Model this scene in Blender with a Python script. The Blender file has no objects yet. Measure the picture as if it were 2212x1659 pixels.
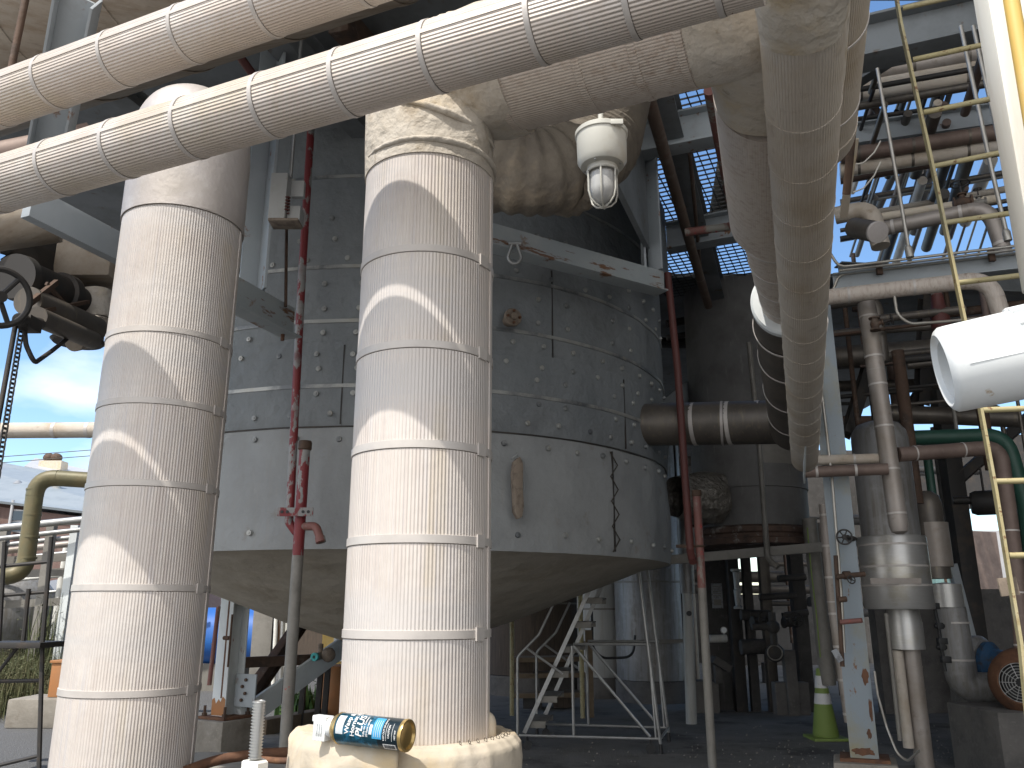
import bpy, bmesh, math, random
from mathutils import Vector, Matrix, noise
random.seed(7)
S = bpy.context.scene
col = S.collection
R_ = math.radians
# ------------------------------------------------------------------ camera
CAM_H, PITCH, FPX = 1.5, R_(15.2), 1789.0          # eye height, tilt up, focal length for a 2212 px wide frame
cam = bpy.data.cameras.new('camera'); camo = bpy.data.objects.new('camera', cam); col.objects.link(camo)
cam.sensor_width = 36; cam.lens = FPX / 2212 * 36; cam.clip_start = .02; cam.clip_end = 2000
camo.location = (0, 0, CAM_H); camo.rotation_euler = (R_(90) + PITCH, 0, 0)
S.camera = camo
# ------------------------------------------------------------------ light
SUN_EL, SUN_X, SUN_Y = R_(58.5), -.575, -.818        # sun behind the viewer, to the left
w = bpy.data.worlds.new('World'); S.world = w; w.use_nodes = True
nt = w.node_tree; bg = nt.nodes['Background']
sky = nt.nodes.new('ShaderNodeTexSky'); sky.sky_type = 'NISHITA'; sky.sun_disc = False
sky.sun_elevation = SUN_EL; sky.sun_rotation = math.atan2(SUN_X, SUN_Y)
sky.air_density = 1.0; sky.dust_density = .25; sky.ozone_density = 1.6
tc = nt.nodes.new('ShaderNodeTexCoord'); mp = nt.nodes.new('ShaderNodeMapping')
mp.inputs['Scale'].default_value = (1, 1, 2.6); mp.inputs['Location'].default_value = (.3, .1, .28)
nz = nt.nodes.new('ShaderNodeTexNoise'); nz.inputs['Scale'].default_value = 3.1; nz.inputs['Detail'].default_value = 7
cr = nt.nodes.new('ShaderNodeValToRGB'); cr.color_ramp.elements[0].position = .55; cr.color_ramp.elements[1].position = .72
mx = nt.nodes.new('ShaderNodeMix'); mx.data_type = 'RGBA'
mx.inputs['B'].default_value = (6.0, 5.95, 5.9, 1)
nt.links.new(tc.outputs['Generated'], mp.inputs['Vector']); nt.links.new(mp.outputs[0], nz.inputs['Vector'])
sx = nt.nodes.new('ShaderNodeSeparateXYZ'); nt.links.new(tc.outputs['Generated'], sx.inputs[0])     # clouds gather to the left, clear blue to the right
gr = nt.nodes.new('ShaderNodeMapRange'); gr.inputs[1].default_value = .05; gr.inputs[2].default_value = -.25; gr.inputs[4].default_value = .55; nt.links.new(sx.outputs[0], gr.inputs[0])
mu = nt.nodes.new('ShaderNodeMath'); mu.operation = 'MULTIPLY'; nt.links.new(cr.outputs[0], mu.inputs[0]); nt.links.new(gr.outputs[0], mu.inputs[1])
gb = nt.nodes.new('ShaderNodeMapRange'); gb.inputs[1].default_value = 0; gb.inputs[2].default_value = -.3; nt.links.new(sx.outputs[1], gb.inputs[0])   # bright unseen cloud bank added behind the viewer to fill the shade
nb = nt.nodes.new('ShaderNodeMapRange'); nb.inputs[1].default_value = .30; nb.inputs[2].default_value = .48; nt.links.new(nz.outputs['Fac'], nb.inputs[0])
mb = nt.nodes.new('ShaderNodeMath'); mb.operation = 'MULTIPLY'; nt.links.new(gb.outputs[0], mb.inputs[0]); nt.links.new(nb.outputs[0], mb.inputs[1])
ma_ = nt.nodes.new('ShaderNodeMath'); ma_.operation = 'MAXIMUM'; nt.links.new(mu.outputs[0], ma_.inputs[0]); nt.links.new(mb.outputs[0], ma_.inputs[1]); mu = ma_
nt.links.new(nz.outputs['Fac'], cr.inputs[0]); nt.links.new(mu.outputs[0], mx.inputs['Factor'])
hs = nt.nodes.new('ShaderNodeHueSaturation'); hs.inputs['Saturation'].default_value = 1.12; hs.inputs['Value'].default_value = .8; nt.links.new(sky.outputs[0], hs.inputs['Color']); nt.links.new(hs.outputs[0], mx.inputs['A']); nt.links.new(mx.outputs['Result'], bg.inputs['Color'])
bg.inputs['Strength'].default_value = .14
sl = bpy.data.lights.new('sun', 'SUN'); sl.energy = 2.35; sl.angle = R_(.55); sl.color = (1, .955, .88)
so = bpy.data.objects.new('sun', sl); col.objects.link(so)
sd = Vector((SUN_X * math.cos(SUN_EL), SUN_Y * math.cos(SUN_EL), math.sin(SUN_EL)))
so.rotation_euler = sd.to_track_quat('Z', 'Y').to_euler(); so.location = (-3, -4, 12)
vs = S.view_settings; vs.view_transform = 'Standard'; vs.look = 'None'; vs.exposure = 1.1; vs.gamma = 1
S.cycles.max_bounces = 8; S.cycles.diffuse_bounces = 5

# ------------------------------------------------------------------ helpers: where a thing stands
def ray(px, py):
    x = (px - 1106) / FPX; y = -(py - 829.5) / FPX
    c, s = math.cos(PITCH), math.sin(PITCH)
    return Vector((x, c - y * s, s + y * c))
EYE = Vector((0, 0, CAM_H))
def P(px, py, d):                     # point at distance d (world Y)
    r = ray(px, py); return EYE + r * (d / r.y)
def hz(px, py, z):                    # point at height z
    r = ray(px, py); return EYE + r * ((z - CAM_H) / r.z)
def zc(p):
    q = p - EYE; return q.y * math.cos(PITCH) + q.z * math.sin(PITCH)
def mpx(n, p): return n * zc(p) / FPX # n picture units at point p, in metres
U = Vector((-.916, .402, 0)); N = Vector((.402, .916, 0)); W = Vector((.321, .947, 0)); Z = Vector((0, 0, 1))

# ------------------------------------------------------------------ helpers: meshes
class MB:
    def __init__(s): s.v = []; s.f = []; s.uv = []; s.sm = []
    def add(s, vs_, fs, uvs=None, smooth=False):
        o = len(s.v); s.v += [Vector(a) for a in vs_]
        for i, f in enumerate(fs):
            s.f.append([a + o for a in f]); s.uv.append(uvs[i] if uvs else [(0, 0)] * len(f)); s.sm.append(smooth)
        return s
    def box(s, c, size, X=(1, 0, 0), Y=(0, 1, 0), Zv=None):
        c = Vector(c); X = Vector(X).normalized(); Y = Vector(Y).normalized()
        Zv = X.cross(Y).normalized() if Zv is None else Vector(Zv).normalized()
        hx, hy, hz_ = size[0] / 2, size[1] / 2, size[2] / 2
        vs_ = [c + X * (a * hx) + Y * (b * hy) + Zv * (e * hz_) for e in (-1, 1) for a, b in ((-1, -1), (1, -1), (1, 1), (-1, 1))]
        return s.add(vs_, [(0, 3, 2, 1), (4, 5, 6, 7), (0, 1, 5, 4), (1, 2, 6, 5), (2, 3, 7, 6), (3, 0, 4, 7)])
    def bar(s, p0, p1, wd, ht, up=Z):
        p0 = Vector(p0); p1 = Vector(p1); d = (p1 - p0); L = d.length; d.normalize()
        sd_ = d.cross(Vector(up)); sd_ = sd_.normalized() if sd_.length > 1e-4 else d.orthogonal().normalized()
        u2 = sd_.cross(d).normalized()
        return s.box((p0 + p1) / 2, (L, wd, ht), d, sd_, u2)
    def ibeam(s, p0, p1, wd, ht, t=.012, up=Z):
        p0 = Vector(p0); p1 = Vector(p1); d = (p1 - p0).normalized()
        sd_ = d.cross(Vector(up)).normalized(); u2 = sd_.cross(d).normalized(); o = u2 * (ht / 2 - t / 2)
        s.bar(p0 + o, p1 + o, wd, t, u2); s.bar(p0 - o, p1 - o, wd, t, u2); s.bar(p0, p1, t, ht - 2 * t, u2); return s
    def sweep(s, pts, r, n=20, caps=True, smooth=True, bump=0, bs=6, seed=0, closed=False):
        pts = [Vector(p) for p in pts]; m = len(pts)
        rs = r if isinstance(r, (list, tuple)) else [r] * m
        T = []
        for i in range(m):
            a = pts[i + 1] - pts[i] if i < m - 1 else pts[i] - pts[i - 1]
            b = pts[i] - pts[i - 1] if i > 0 else a
            T.append((a.normalized() + b.normalized()).normalized())
        nrm = T[0].orthogonal().normalized()
        if abs(T[0].z) < .9: nrm = (Z - T[0] * T[0].dot(Z)).normalized()
        vs_ = []; L = 0; Ls = []
        for i in range(m):
            if i: nrm = (nrm - T[i] * T[i].dot(nrm)).normalized(); L += (pts[i] - pts[i - 1]).length
            bn = T[i].cross(nrm); Ls.append(L)
            for k in range(n):
                a = 2 * math.pi * k / n; dr = nrm * math.cos(a) + bn * math.sin(a); rr = rs[i]
                if bump: rr += bump * (min(1, .05 + Ls[i] / .12) if seed == 3 else 1) * noise.noise((pts[i] + dr * rr) * bs + Vector((seed, 0, 0)))
                vs_.append(pts[i] + dr * rr)
        fs = []; uv = []; c = 2 * math.pi * max(rs) / n
        for i in range(m - 1):
            for k in range(n):
                k2 = (k + 1) % n
                fs.append((i * n + k, i * n + k2, (i + 1) * n + k2, (i + 1) * n + k))
                uv.append([(k * c, Ls[i]), ((k + 1) * c, Ls[i]), ((k + 1) * c, Ls[i + 1]), (k * c, Ls[i + 1])])
        s.add(vs_, fs, uv, smooth)
        if caps: s.add([vs_[k] for k in range(n)][::-1], [tuple(range(n))]); s.add(vs_[-n:], [tuple(range(n))])
        return s
    def cyl(s, p0, p1, r0, r1=None, n=20, caps=True): return s.sweep([p0, p1], [r0, r0 if r1 is None else r1], n, caps)
    def lathe(s, base, prof, n=32, axis=Z, a0=0, a1=2 * math.pi, bump=0, bs=4, smooth=True):
        base = Vector(base); A = Vector(axis).normalized()
        X = Vector((1, 0, 0)) if abs(A.x) < .9 else Vector((0, 1, 0))
        X = (X - A * A.dot(X)).normalized(); Y = A.cross(X)
        full = abs(a1 - a0 - 2 * math.pi) < 1e-6; nn = n if full else n + 1
        vs_ = []
        for (r, h) in prof:
            for k in range(nn):
                a = a0 + (a1 - a0) * k / n; d = X * math.cos(a) + Y * math.sin(a); p = base + d * r + A * h
                if bump: p = p + d * (bump * noise.noise(p * bs))
                vs_.append(p)
        rm = max(r for r, h in prof); fs = []; uv = []; L = 0
        for i in range(len(prof) - 1):
            L2 = L + math.hypot(prof[i + 1][0] - prof[i][0], prof[i + 1][1] - prof[i][1])
            for k in range(n):
                k2 = (k + 1) % nn; c = (a1 - a0) * rm / n
                fs.append((i * nn + k, i * nn + k2, (i + 1) * nn + k2, (i + 1) * nn + k))
                uv.append([(k * c, L), ((k + 1) * c, L), ((k + 1) * c, L2), (k * c, L2)])
            L = L2
        return s.add(vs_, fs, uv, smooth)
    def ball(s, c, r, n=16, sq=(1, 1, 1)):
        c = Vector(c); m = n // 2; vs_ = []; fs = []
        for i in range(m + 1):
            t = math.pi * i / m
            for k in range(n):
                a = 2 * math.pi * k / n
                vs_.append(c + Vector((math.sin(t) * math.cos(a) * sq[0], math.sin(t) * math.sin(a) * sq[1], math.cos(t) * sq[2])) * r)
        for i in range(m):
            for k in range(n): fs.append((i * n + k, (i + 1) * n + k, (i + 1) * n + (k + 1) % n, i * n + (k + 1) % n))
        return s.add(vs_, fs, None, True)
    def torus(s, c, axis, Rm, r, n=32, k=10):
        A = Vector(axis).normalized(); X = A.orthogonal().normalized(); Y = A.cross(X); c = Vector(c); vs_ = []; fs = []
        for i in range(n):
            a = 2 * math.pi * i / n; d = X * math.cos(a) + Y * math.sin(a)
            for j in range(k):
                b = 2 * math.pi * j / k; vs_.append(c + d * (Rm + r * math.cos(b)) + A * (r * math.sin(b)))
        for i in range(n):
            for j in range(k): fs.append((i * k + j, ((i + 1) % n) * k + j, ((i + 1) % n) * k + (j + 1) % k, i * k + (j + 1) % k))
        return s.add(vs_, fs, None, True)
    def prism(s, poly, nrm, th):           # planar outline pushed through thickness th along nrm
        poly = [Vector(p) for p in poly]; n = len(poly); o = Vector(nrm).normalized() * th
        vs_ = poly + [p + o for p in poly]
        fs = [tuple(range(n))[::-1], tuple(range(n, 2 * n))] + [(i, (i + 1) % n, n + (i + 1) % n, n + i) for i in range(n)]
        return s.add(vs_, fs)
    def build(s, name, m, parent=None, bev=0, sharp=38):
        me = bpy.data.meshes.new(name); me.from_pydata([tuple(v) for v in s.v], [], s.f)
        ul = me.uv_layers.new(name='UVMap'); i = 0
        for p, u in zip(me.polygons, s.uv):
            for k in range(len(u)): ul.data[i].uv = u[k]; i += 1
        for p, q in zip(me.polygons, s.sm): p.use_smooth = q
        bm = bmesh.new(); bm.from_mesh(me)
        bmesh.ops.remove_doubles(bm, verts=bm.verts, dist=1e-5)
        bmesh.ops.recalc_face_normals(bm, faces=bm.faces)
        if bev:
            es = [e for e in bm.edges if len(e.link_faces) == 2 and e.calc_face_angle(0) > .6]
            bmesh.ops.bevel(bm, geom=es, offset=bev, segments=2, affect='EDGES', profile=.6)
        bm.to_mesh(me); bm.free()
        me.set_sharp_from_angle(angle=R_(sharp)); me.materials.append(m)
        o = bpy.data.objects.new(name, me); col.objects.link(o); o.parent = parent
        return o
def tag(o, label, cat, group=None):
    o['label'] = label; o['category'] = cat
    if group: o['group'] = group
    return o
def struct(o): o['kind'] = 'structure'; return o
def root(name, label, cat, loc, group=None):
    o = bpy.data.objects.new(name, None); col.objects.link(o); o.location = loc; o.empty_display_size = .1
    o['_loc'] = list(loc); del o['_loc']
    return tag(o, label, cat, group)
def part(mb, name, m, r, **k):             # child of an Empty, mesh given in world coordinates
    off = Vector(r.location) if r else Vector()
    q = r
    while q is not None and q.parent is not None: q = q.parent; off = off + Vector(q.location)
    mb.v = [v - off for v in mb.v]
    return mb.build(name, m, r, **k)
def solo(mb, name, m, label, cat, group=None, **k):   # a thing that is one mesh, origin at its base
    n = len(mb.v); c = sum(mb.v, Vector()) / n; c.z = min(v.z for v in mb.v)
    mb.v = [v - c for v in mb.v]; o = mb.build(name, m, None, **k); o.location = c
    return tag(o, label, cat, group)

# ------------------------------------------------------------------ materials
def mat(name, c, rough=.6, metal=0., layers=(), corr=None, bump=None, spec=.5, weave=0):
    m = bpy.data.materials.new(name); m.use_nodes = True; nt = m.node_tree; n = nt.nodes; l = nt.links
    b = n['Principled BSDF']; b.inputs['Roughness'].default_value = rough; b.inputs['Metallic'].default_value = metal
    b.inputs['Specular IOR Level'].default_value = spec
    tc = n.new('ShaderNodeTexCoord'); geo = n.new('ShaderNodeNewGeometry')
    rgb = n.new('ShaderNodeRGB'); rgb.outputs[0].default_value = (*c, 1); cur = rgb.outputs[0]
    for L in layers:       # (scale, colour, lo, hi, stretch xyz or 'uv' stretch)
        sc, c2, lo, hi = L[:4]; st = L[4] if len(L) > 4 else (1, 1, 1)
        mp = n.new('ShaderNodeMapping'); mp.inputs['Scale'].default_value = st
        mp.inputs['Location'].default_value = (random.random() * 9, random.random() * 9, random.random() * 9)
        l.new(tc.outputs['UV'] if len(L) > 5 else geo.outputs['Position'], mp.inputs['Vector'])
        t = n.new('ShaderNodeTexNoise'); t.inputs['Scale'].default_value = sc; t.inputs['Detail'].default_value = 6
        t.inputs['Roughness'].default_value = .65
        l.new(mp.outputs[0], t.inputs['Vector'])
        r = n.new('ShaderNodeMapRange'); r.inputs[1].default_value = lo; r.inputs[2].default_value = hi
        l.new(t.outputs['Fac'], r.inputs[0])
        x = n.new('ShaderNodeMix'); x.data_type = 'RGBA'; x.inputs['B'].default_value = (*c2, 1)
        l.new(r.outputs[0], x.inputs['Factor']); l.new(cur, x.inputs['A']); cur = x.outputs['Result']
    nrm = None
    if corr:               # fine lengthwise ribs, period in metres round the pipe
        per, dep = corr
        sx = n.new('ShaderNodeSeparateXYZ'); l.new(tc.outputs['UV'], sx.inputs[0])
        mm = n.new('ShaderNodeMath'); mm.operation = 'MULTIPLY'; mm.inputs[1].default_value = 2 * math.pi / per; l.new(sx.outputs[0], mm.inputs[0])
        sn = n.new('ShaderNodeMath'); sn.operation = 'SINE'; l.new(mm.outputs[0], sn.inputs[0])
        bp = n.new('ShaderNodeBump'); bp.inputs['Strength'].default_value = 1; bp.inputs['Distance'].default_value = dep
        l.new(sn.outputs[0], bp.inputs['Height']); nrm = bp.outputs[0]
    if bump:
        t = n.new('ShaderNodeTexNoise'); t.inputs['Scale'].default_value = bump[0]; t.inputs['Detail'].default_value = 5
        l.new(geo.outputs['Position'], t.inputs['Vector'])
        bp = n.new('ShaderNodeBump'); bp.inputs['Strength'].default_value = 1; bp.inputs['Distance'].default_value = bump[1]
        l.new(t.outputs['Fac'], bp.inputs['Height'])
        if nrm: l.new(nrm, bp.inputs['Normal'])
        nrm = bp.outputs[0]
    if nrm: l.new(nrm, b.inputs['Normal'])
    l.new(cur, b.inputs['Base Color'])
    return m
STREAK = (7, 7, .5)
M = {}
M['alum'] = mat('weathered_aluminium', (.62, .56, .51), .5, .12, [(4, (.53, .465, .425), .45, .74, (12, 12, .5)), (2.5, (.67, .63, .595), .5, .75), (1.6, (.54, .46, .34), .56, .80, (5, 5, .35)), (7, (.55, .52, .515), .55, .75, (9, 9, .35)), (1.0, (.57, .53, .50), .5, .6, (.2, .2, 3.3)), (55, (.28, .17, .10), .735, .755)], (.0096, .0007), (3.2, .012))
M['alum_pipe'] = mat('weathered_aluminium_jacket', (.55, .48, .42), .45, .12, [(2.5, (.50, .43, .33), .5, .72), (9, (.34, .28, .19), .62, .8), (4, (.64, .60, .56), .5, .75)], (.0090, .0010), (8, .005))
M['alum_run'] = mat('streaked_aluminium_jacket', (.56, .495, .435), .6, .1, [(9, (.38, .29, .23), .48, .72, (5, 5, .6)), (2, (.55, .48, .41), .5, .75)], (.0090, .0006), (9, .006))
M['alum_dirty'] = mat('stained_aluminium_jacket', (.54, .475, .40), .55, .15, [(3, (.43, .345, .25), .48, .72), (12, (.32, .25, .18), .58, .8), (1.5, (.58, .53, .47), .5, .7)], (.0085, .0009), (9, .006))
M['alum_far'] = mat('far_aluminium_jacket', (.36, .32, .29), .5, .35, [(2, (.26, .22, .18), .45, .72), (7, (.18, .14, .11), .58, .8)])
M['alum_brown'] = mat('browned_pipe_jacket', (.20, .145, .12), .6, .25, [(4, (.13, .09, .075), .4, .7), (9, (.28, .22, .19), .6, .8)])
M['alum_dark'] = mat('dark_sheet_jacket', (.15, .13, .11), .45, .4, [(3, (.09, .08, .07), .4, .7), (8, (.22, .18, .12), .55, .8, (4, 4, .6))])
M['alum_smooth'] = mat('smooth_aluminium_cover', (.50, .46, .44), .5, .35, [(3, (.42, .38, .34), .45, .7), (11, (.56, .53, .5), .55, .8)], None, (30, .002))
M['strap'] = mat('strap_metal', (.55, .51, .475), .5, .2, [(14, (.48, .445, .415), .45, .7)])
M['joint'] = mat('shadowed_joint_gap', (.10, .08, .065), .9)  # joint gap; the thin shadow line beside a strap is painted in
M['mastic'] = mat('mastic_cloth', (.49, .44, .37), .8, 0, [(4, (.45, .34, .19), .50, .70), (9, (.33, .27, .20), .55, .75), (2, (.54, .50, .45), .5, .7), (16, (.22, .18, .13), .64, .75, (1, 1, .3))], None, (22, .016))
M['tarp'] = mat('tan_fabric', (.54, .47, .37), .85, 0, [(5, (.56, .43, .26), .5, .7), (14, (.40, .34, .28), .58, .8), (3, (.34, .29, .235), .56, .75, (3, 3, .8)), (2, (.56, .50, .43), .5, .7)], None, (60, .0015))
M['cloth_dark'] = mat('grimy_insulation_cloth', (.17, .145, .115), .85, 0, [(5, (.13, .11, .09), .45, .7), (3, (.30, .24, .17), .52, .75)], None, (22, .012))
M['pad_blue'] = mat('blue_grey_pad_cloth', (.235, .25, .258), .75, 0, [(2.5, (.195, .21, .22), .42, .7, (1, 1, .5)), (11, (.20, .215, .225), .55, .8, (3, 3, .35)), (1.2, (.17, .175, .18), .5, .75)], None, (7, .03), spec=.15)
M['pad_grey'] = mat('grey_skirt_cloth', (.325, .335, .337), .8, 0, [(2, (.285, .292, .293), .42, .7), (9, (.32, .315, .305), .55, .8, (3, 3, .3)), (4, (.23, .20, .165), .6, .8)], None, (3, .045), spec=.15)
M['pad_tan'] = mat('tan_cone_cloth', (.44, .40, .335), .8, 0, [(2, (.34, .295, .23), .42, .7), (7, (.50, .44, .36), .55, .8)], None, (3.5, .03))
M['paint_blue'] = mat('pale_blue_grey_paint', (.33, .36, .38), .6, 0, [(3, (.38, .40, .42), .5, .75), (7, (.20, .10, .05), .62, .68), (4, (.28, .29, .29), .58, .75)], None, (25, .0015))
M['paint_rusty'] = mat('rust_edged_paint', (.33, .36, .37), .6, 0, [(3, (.40, .41, .40), .5, .75), (5, (.17, .085, .045), .585, .64, (.6, .6, 3)), (9, (.24, .16, .10), .62, .74)], None, (25, .002))
M['paint_deck'] = mat('dusty_deck_paint', (.20, .215, .225), .7, 0, [(2, (.13, .14, .145), .42, .7), (5, (.12, .085, .06), .6, .72)])
M['paint_white'] = mat('chalky_white_paint', (.66, .69, .69), .5, 0, [(4, (.58, .60, .60), .5, .75), (5, (.33, .14, .06), .64, .70, (3, 3, .7))], None, (30, .001))
M['white'] = mat('white_plastic', (.74, .76, .76), .4, 0, [(4, (.64, .67, .68), .45, .75), (16, (.45, .36, .26), .66, .72), (3, (.55, .52, .46), .60, .75, (1, 1, 3))])
M['white_post'] = mat('white_post_paint', (.78, .77, .72), .45, 0, [(3, (.70, .66, .58), .55, .8, (4, 4, .5))])
M['cream'] = mat('cream_enamel', (.50, .49, .44), .45, 0, [(6, (.40, .36, .28), .55, .8)])
M['dark'] = mat('dark_grimy_steel', (.045, .042, .04), .6, .3, [(5, (.085, .065, .05), .5, .75)])
M['black'] = mat('black_rubber', (.02, .02, .021), .5, 0, [(8, (.035, .033, .03), .5, .75)])
M['rust'] = mat('rusty_steel', (.16, .075, .04), .8, .1, [(8, (.075, .04, .028), .45, .7), (15, (.26, .13, .06), .55, .8)], None, (40, .003))
M['rust_dark'] = mat('dark_rust', (.10, .06, .04), .8, .1, [(8, (.05, .035, .028), .45, .7), (5, (.20, .17, .14), .58, .78)], None, (30, .004))
M['brown_pipe'] = mat('brown_rusted_pipe', (.15, .105, .08), .75, .1, [(6, (.21, .17, .14), .5, .75), (10, (.16, .05, .03), .58, .8)])
M['red'] = mat('peeling_red_paint', (.20, .024, .027), .55, 0, [(9, (.27, .26, .25), .53, .56, (1, 1, .5)), (4, (.15, .02, .024), .5, .75), (18, (.33, .31, .29), .68, .71)])
M['red_worn'] = mat('worn_red_paint', (.21, .09, .075), .65, 0, [(7, (.26, .25, .22), .5, .58, (1, 1, .4)), (14, (.38, .05, .05), .60, .66)])
M['red_dark'] = mat('dull_red_paint', (.10, .032, .027), .6, 0, [(7, (.12, .03, .025), .45, .75)])
M['pipe_grey'] = mat('dusty_grey_pipe', (.235, .22, .195), .6, .15, [(6, (.18, .165, .145), .45, .72), (13, (.33, .08, .07), .72, .75), (9, (.28, .265, .24), .55, .8)])
M['galv'] = mat('galvanised_steel', (.40, .40, .39), .42, .6, [(9, (.30, .295, .28), .45, .75)])
M['washer'] = mat('dull_washer', (.42, .42, .40), .5, .4, [(2, (.16, .17, .18), .45, .6), (5, (.40, .38, .33), .55, .7)])
M['galv_dusty'] = mat('dusty_galvanised_box', (.44, .445, .44), .6, .1, [(4, (.36, .35, .33), .5, .75), (9, (.22, .16, .10), .62, .72)])
M['conduit'] = mat('galvanised_conduit', (.42, .40, .36), .4, .55, [(6, (.33, .29, .23), .45, .75)])
M['yellow'] = mat('faded_yellow_paint', (.42, .36, .19), .65, 0, [(5, (.47, .42, .27), .45, .75), (12, (.30, .22, .10), .55, .75), (30, (.18, .09, .04), .60, .66)])
M['yellow_pipe'] = mat('yellow_enamel', (.68, .46, .13), .5, 0, [(3, (.72, .58, .32), .5, .8)])
M['olive'] = mat('olive_pipe_wrap', (.14, .125, .065), .5, .1, [(5, (.20, .15, .07), .45, .75), (9, (.22, .20, .10), .55, .8)])
M['green'] = mat('green_pipe_paint', (.022, .075, .052), .5, 0, [(4, (.035, .10, .075), .45, .75)])
M['teal'] = mat('teal_sheet_wall', (.24, .42, .42), .6, 0, [(2, (.30, .45, .44), .45, .75)])
M['blue'] = mat('bright_blue_paint', (.025, .12, .42), .45, 0, [(4, (.03, .15, .46), .45, .75), (12, (.12, .12, .13), .66, .7)])
M['blue_dull'] = mat('grimy_blue_paint', (.03, .085, .17), .55, 0, [(12, (.05, .05, .055), .5, .65)])
M['steel_tank'] = mat('dull_steel_tank', (.27, .265, .26), .5, .3, [(3, (.17, .15, .125), .45, .7, (6, 6, .5)), (8, (.34, .335, .33), .5, .8)])
M['silver'] = mat('brushed_silver_jacket', (.47, .46, .44), .38, .6, [(2.4, (.36, .31, .20), .52, .78), (10, (.53, .52, .50), .5, .8, (1, 1, 6))])
M['tank_brown'] = mat('rust_streaked_wall', (.095, .072, .055), .8, 0, [(6, (.06, .045, .035), .42, .7, (5, 5, .4)), (9, (.17, .125, .085), .58, .8, (5, 5, .4))])
M['tank_white'] = mat('dirty_white_tank', (.42, .42, .40), .55, 0, [(4, (.34, .31, .26), .5, .75, (4, 4, .5))])
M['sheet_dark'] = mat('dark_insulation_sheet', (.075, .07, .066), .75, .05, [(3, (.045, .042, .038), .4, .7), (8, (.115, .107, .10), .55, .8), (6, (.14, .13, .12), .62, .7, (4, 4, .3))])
M['concrete'] = mat('concrete', (.27, .245, .21), .9, 0, [(4, (.20, .18, .15), .45, .7), (18, (.33, .30, .26), .55, .8), (2, (.16, .13, .10), .58, .75)], None, (50, .004))
M['concrete_dark'] = mat('dark_concrete', (.15, .14, .13), .9, 0, [(4, (.10, .095, .09), .45, .7), (20, (.20, .19, .175), .55, .8)], None, (50, .004))
M['gravel'] = mat('grey_gravel', (.12, .12, .122), .95, 0, [(60, (.24, .24, .24), .5, .62), (90, (.06, .06, .06), .55, .66), (.6, (.13, .125, .115), .5, .7)], None, (70, .03))
M['slab'] = mat('stained_asphalt', (.19, .185, .175), .88, 0, [(2.2, (.13, .125, .117), .45, .68), (40, (.25, .24, .23), .58, .7), (.7, (.22, .21, .195), .5, .7), (8, (.27, .26, .24), .66, .72), (1.3, (.09, .085, .08), .57, .66), (2.2, (.28, .265, .245), .60, .75, (.5, 2.5, 1))], None, (60, .006))
M['grass'] = mat('dry_grass', (.085, .09, .04), .9, 0, [(3, (.17, .14, .075), .45, .7), (9, (.05, .08, .02), .5, .75)])
M['leaf'] = mat('green_leaf', (.06, .13, .025), .7, 0, [(7, (.11, .17, .04), .45, .75)])
M['leaf_far'] = mat('dusty_leaf', (.07, .085, .03), .8, 0, [(3, (.12, .11, .05), .45, .75)])
M['brick'] = mat('red_brown_brick', (.16, .10, .085), .85, 0, [(30, (.11, .07, .06), .45, .7), (2, (.20, .14, .12), .5, .75)])
M['roof'] = mat('pale_metal_roof', (.27, .30, .32), .5, .1, [(1.2, (.22, .25, .27), .45, .7), (6, (.42, .34, .28), .64, .75)])
M['roof_white'] = mat('white_roof_sheet', (.45, .45, .46), .5, 0, [(2, (.38, .38, .39), .45, .75)])
M['glass'] = mat('window_glass', (.03, .05, .07), .1, 0)
M['lime'] = mat('lime_cone_plastic', (.20, .28, .065), .55, 0, [(8, (.19, .27, .06), .45, .75)])
M['sheen'] = mat('reflective_white_sleeve', (.62, .62, .62), .35, 0, [(14, (.40, .34, .31), .58, .66)])
M['wood'] = mat('weathered_wood', (.20, .15, .10), .9, 0, [(6, (.13, .095, .065), .45, .7)])
M['orange'] = mat('orange_primer', (.34, .16, .065), .7, 0, [(5, (.40, .16, .05), .45, .75)])
M['can_teal'] = mat('dark_teal_print', (.008, .055, .085), .28, .3, [(45, (.02, .15, .26), .5, .6), (30, (.005, .02, .035), .55, .65)])
M['can_black'] = mat('near_black_print', (.006, .018, .026), .3, .2)
M['can_panel'] = mat('bright_blue_print', (.05, .30, .55), .35, 0)
M['can_white'] = mat('white_print', (.72, .72, .72), .4, 0)
M['can_pale'] = mat('pale_logo_print', (.48, .54, .58), .4, 0, [(60, (.60, .64, .66), .45, .6)])
M['can_gold'] = mat('gold_lacquered_steel', (.50, .36, .15), .3, .8)
M['can_base'] = mat('can_base_steel', (.30, .29, .23), .4, .7)
M['lug'] = mat('weathered_lug', (.26, .21, .165), .85, 0, [(14, (.12, .09, .07), .45, .7)])
M['cyan'] = mat('turquoise_plastic', (.05, .42, .42), .4, 0)
M['globe'] = mat('frosted_globe', (.46, .46, .45), .25, 0)
M['paper'] = mat('faded_notice', (.30, .31, .32), .7, 0, [(25, (.18, .18, .19), .5, .6)])
M['drum_grey'] = mat('weathered_drum_sheet', (.17, .165, .16), .7, .1, [(2, (.11, .105, .10), .42, .7), (7, (.24, .23, .22), .58, .8, (3, 3, .5))])
M['crust'] = mat('crusted_flange', (.12, .075, .055), .85, 0, [(8, (.06, .042, .035), .45, .7), (5, (.36, .34, .31), .56, .68)], None, (30, .006))
M['foil'] = mat('crumpled_foil_wrap', (.26, .24, .21), .45, .5, [(9, (.12, .10, .085), .45, .7)], None, (14, .05))
M['duct'] = mat('streaked_beige_duct', (.30, .255, .205), .8, 0, [(5, (.22, .165, .115), .45, .7, (1, 6, 1)), (3, (.36, .31, .25), .5, .75), (11, (.17, .12, .085), .6, .8, (1, 5, 1))], None, (12, .006))
M['wire'] = mat('thin_wire', (.10, .085, .07), .5, .5)
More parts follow.
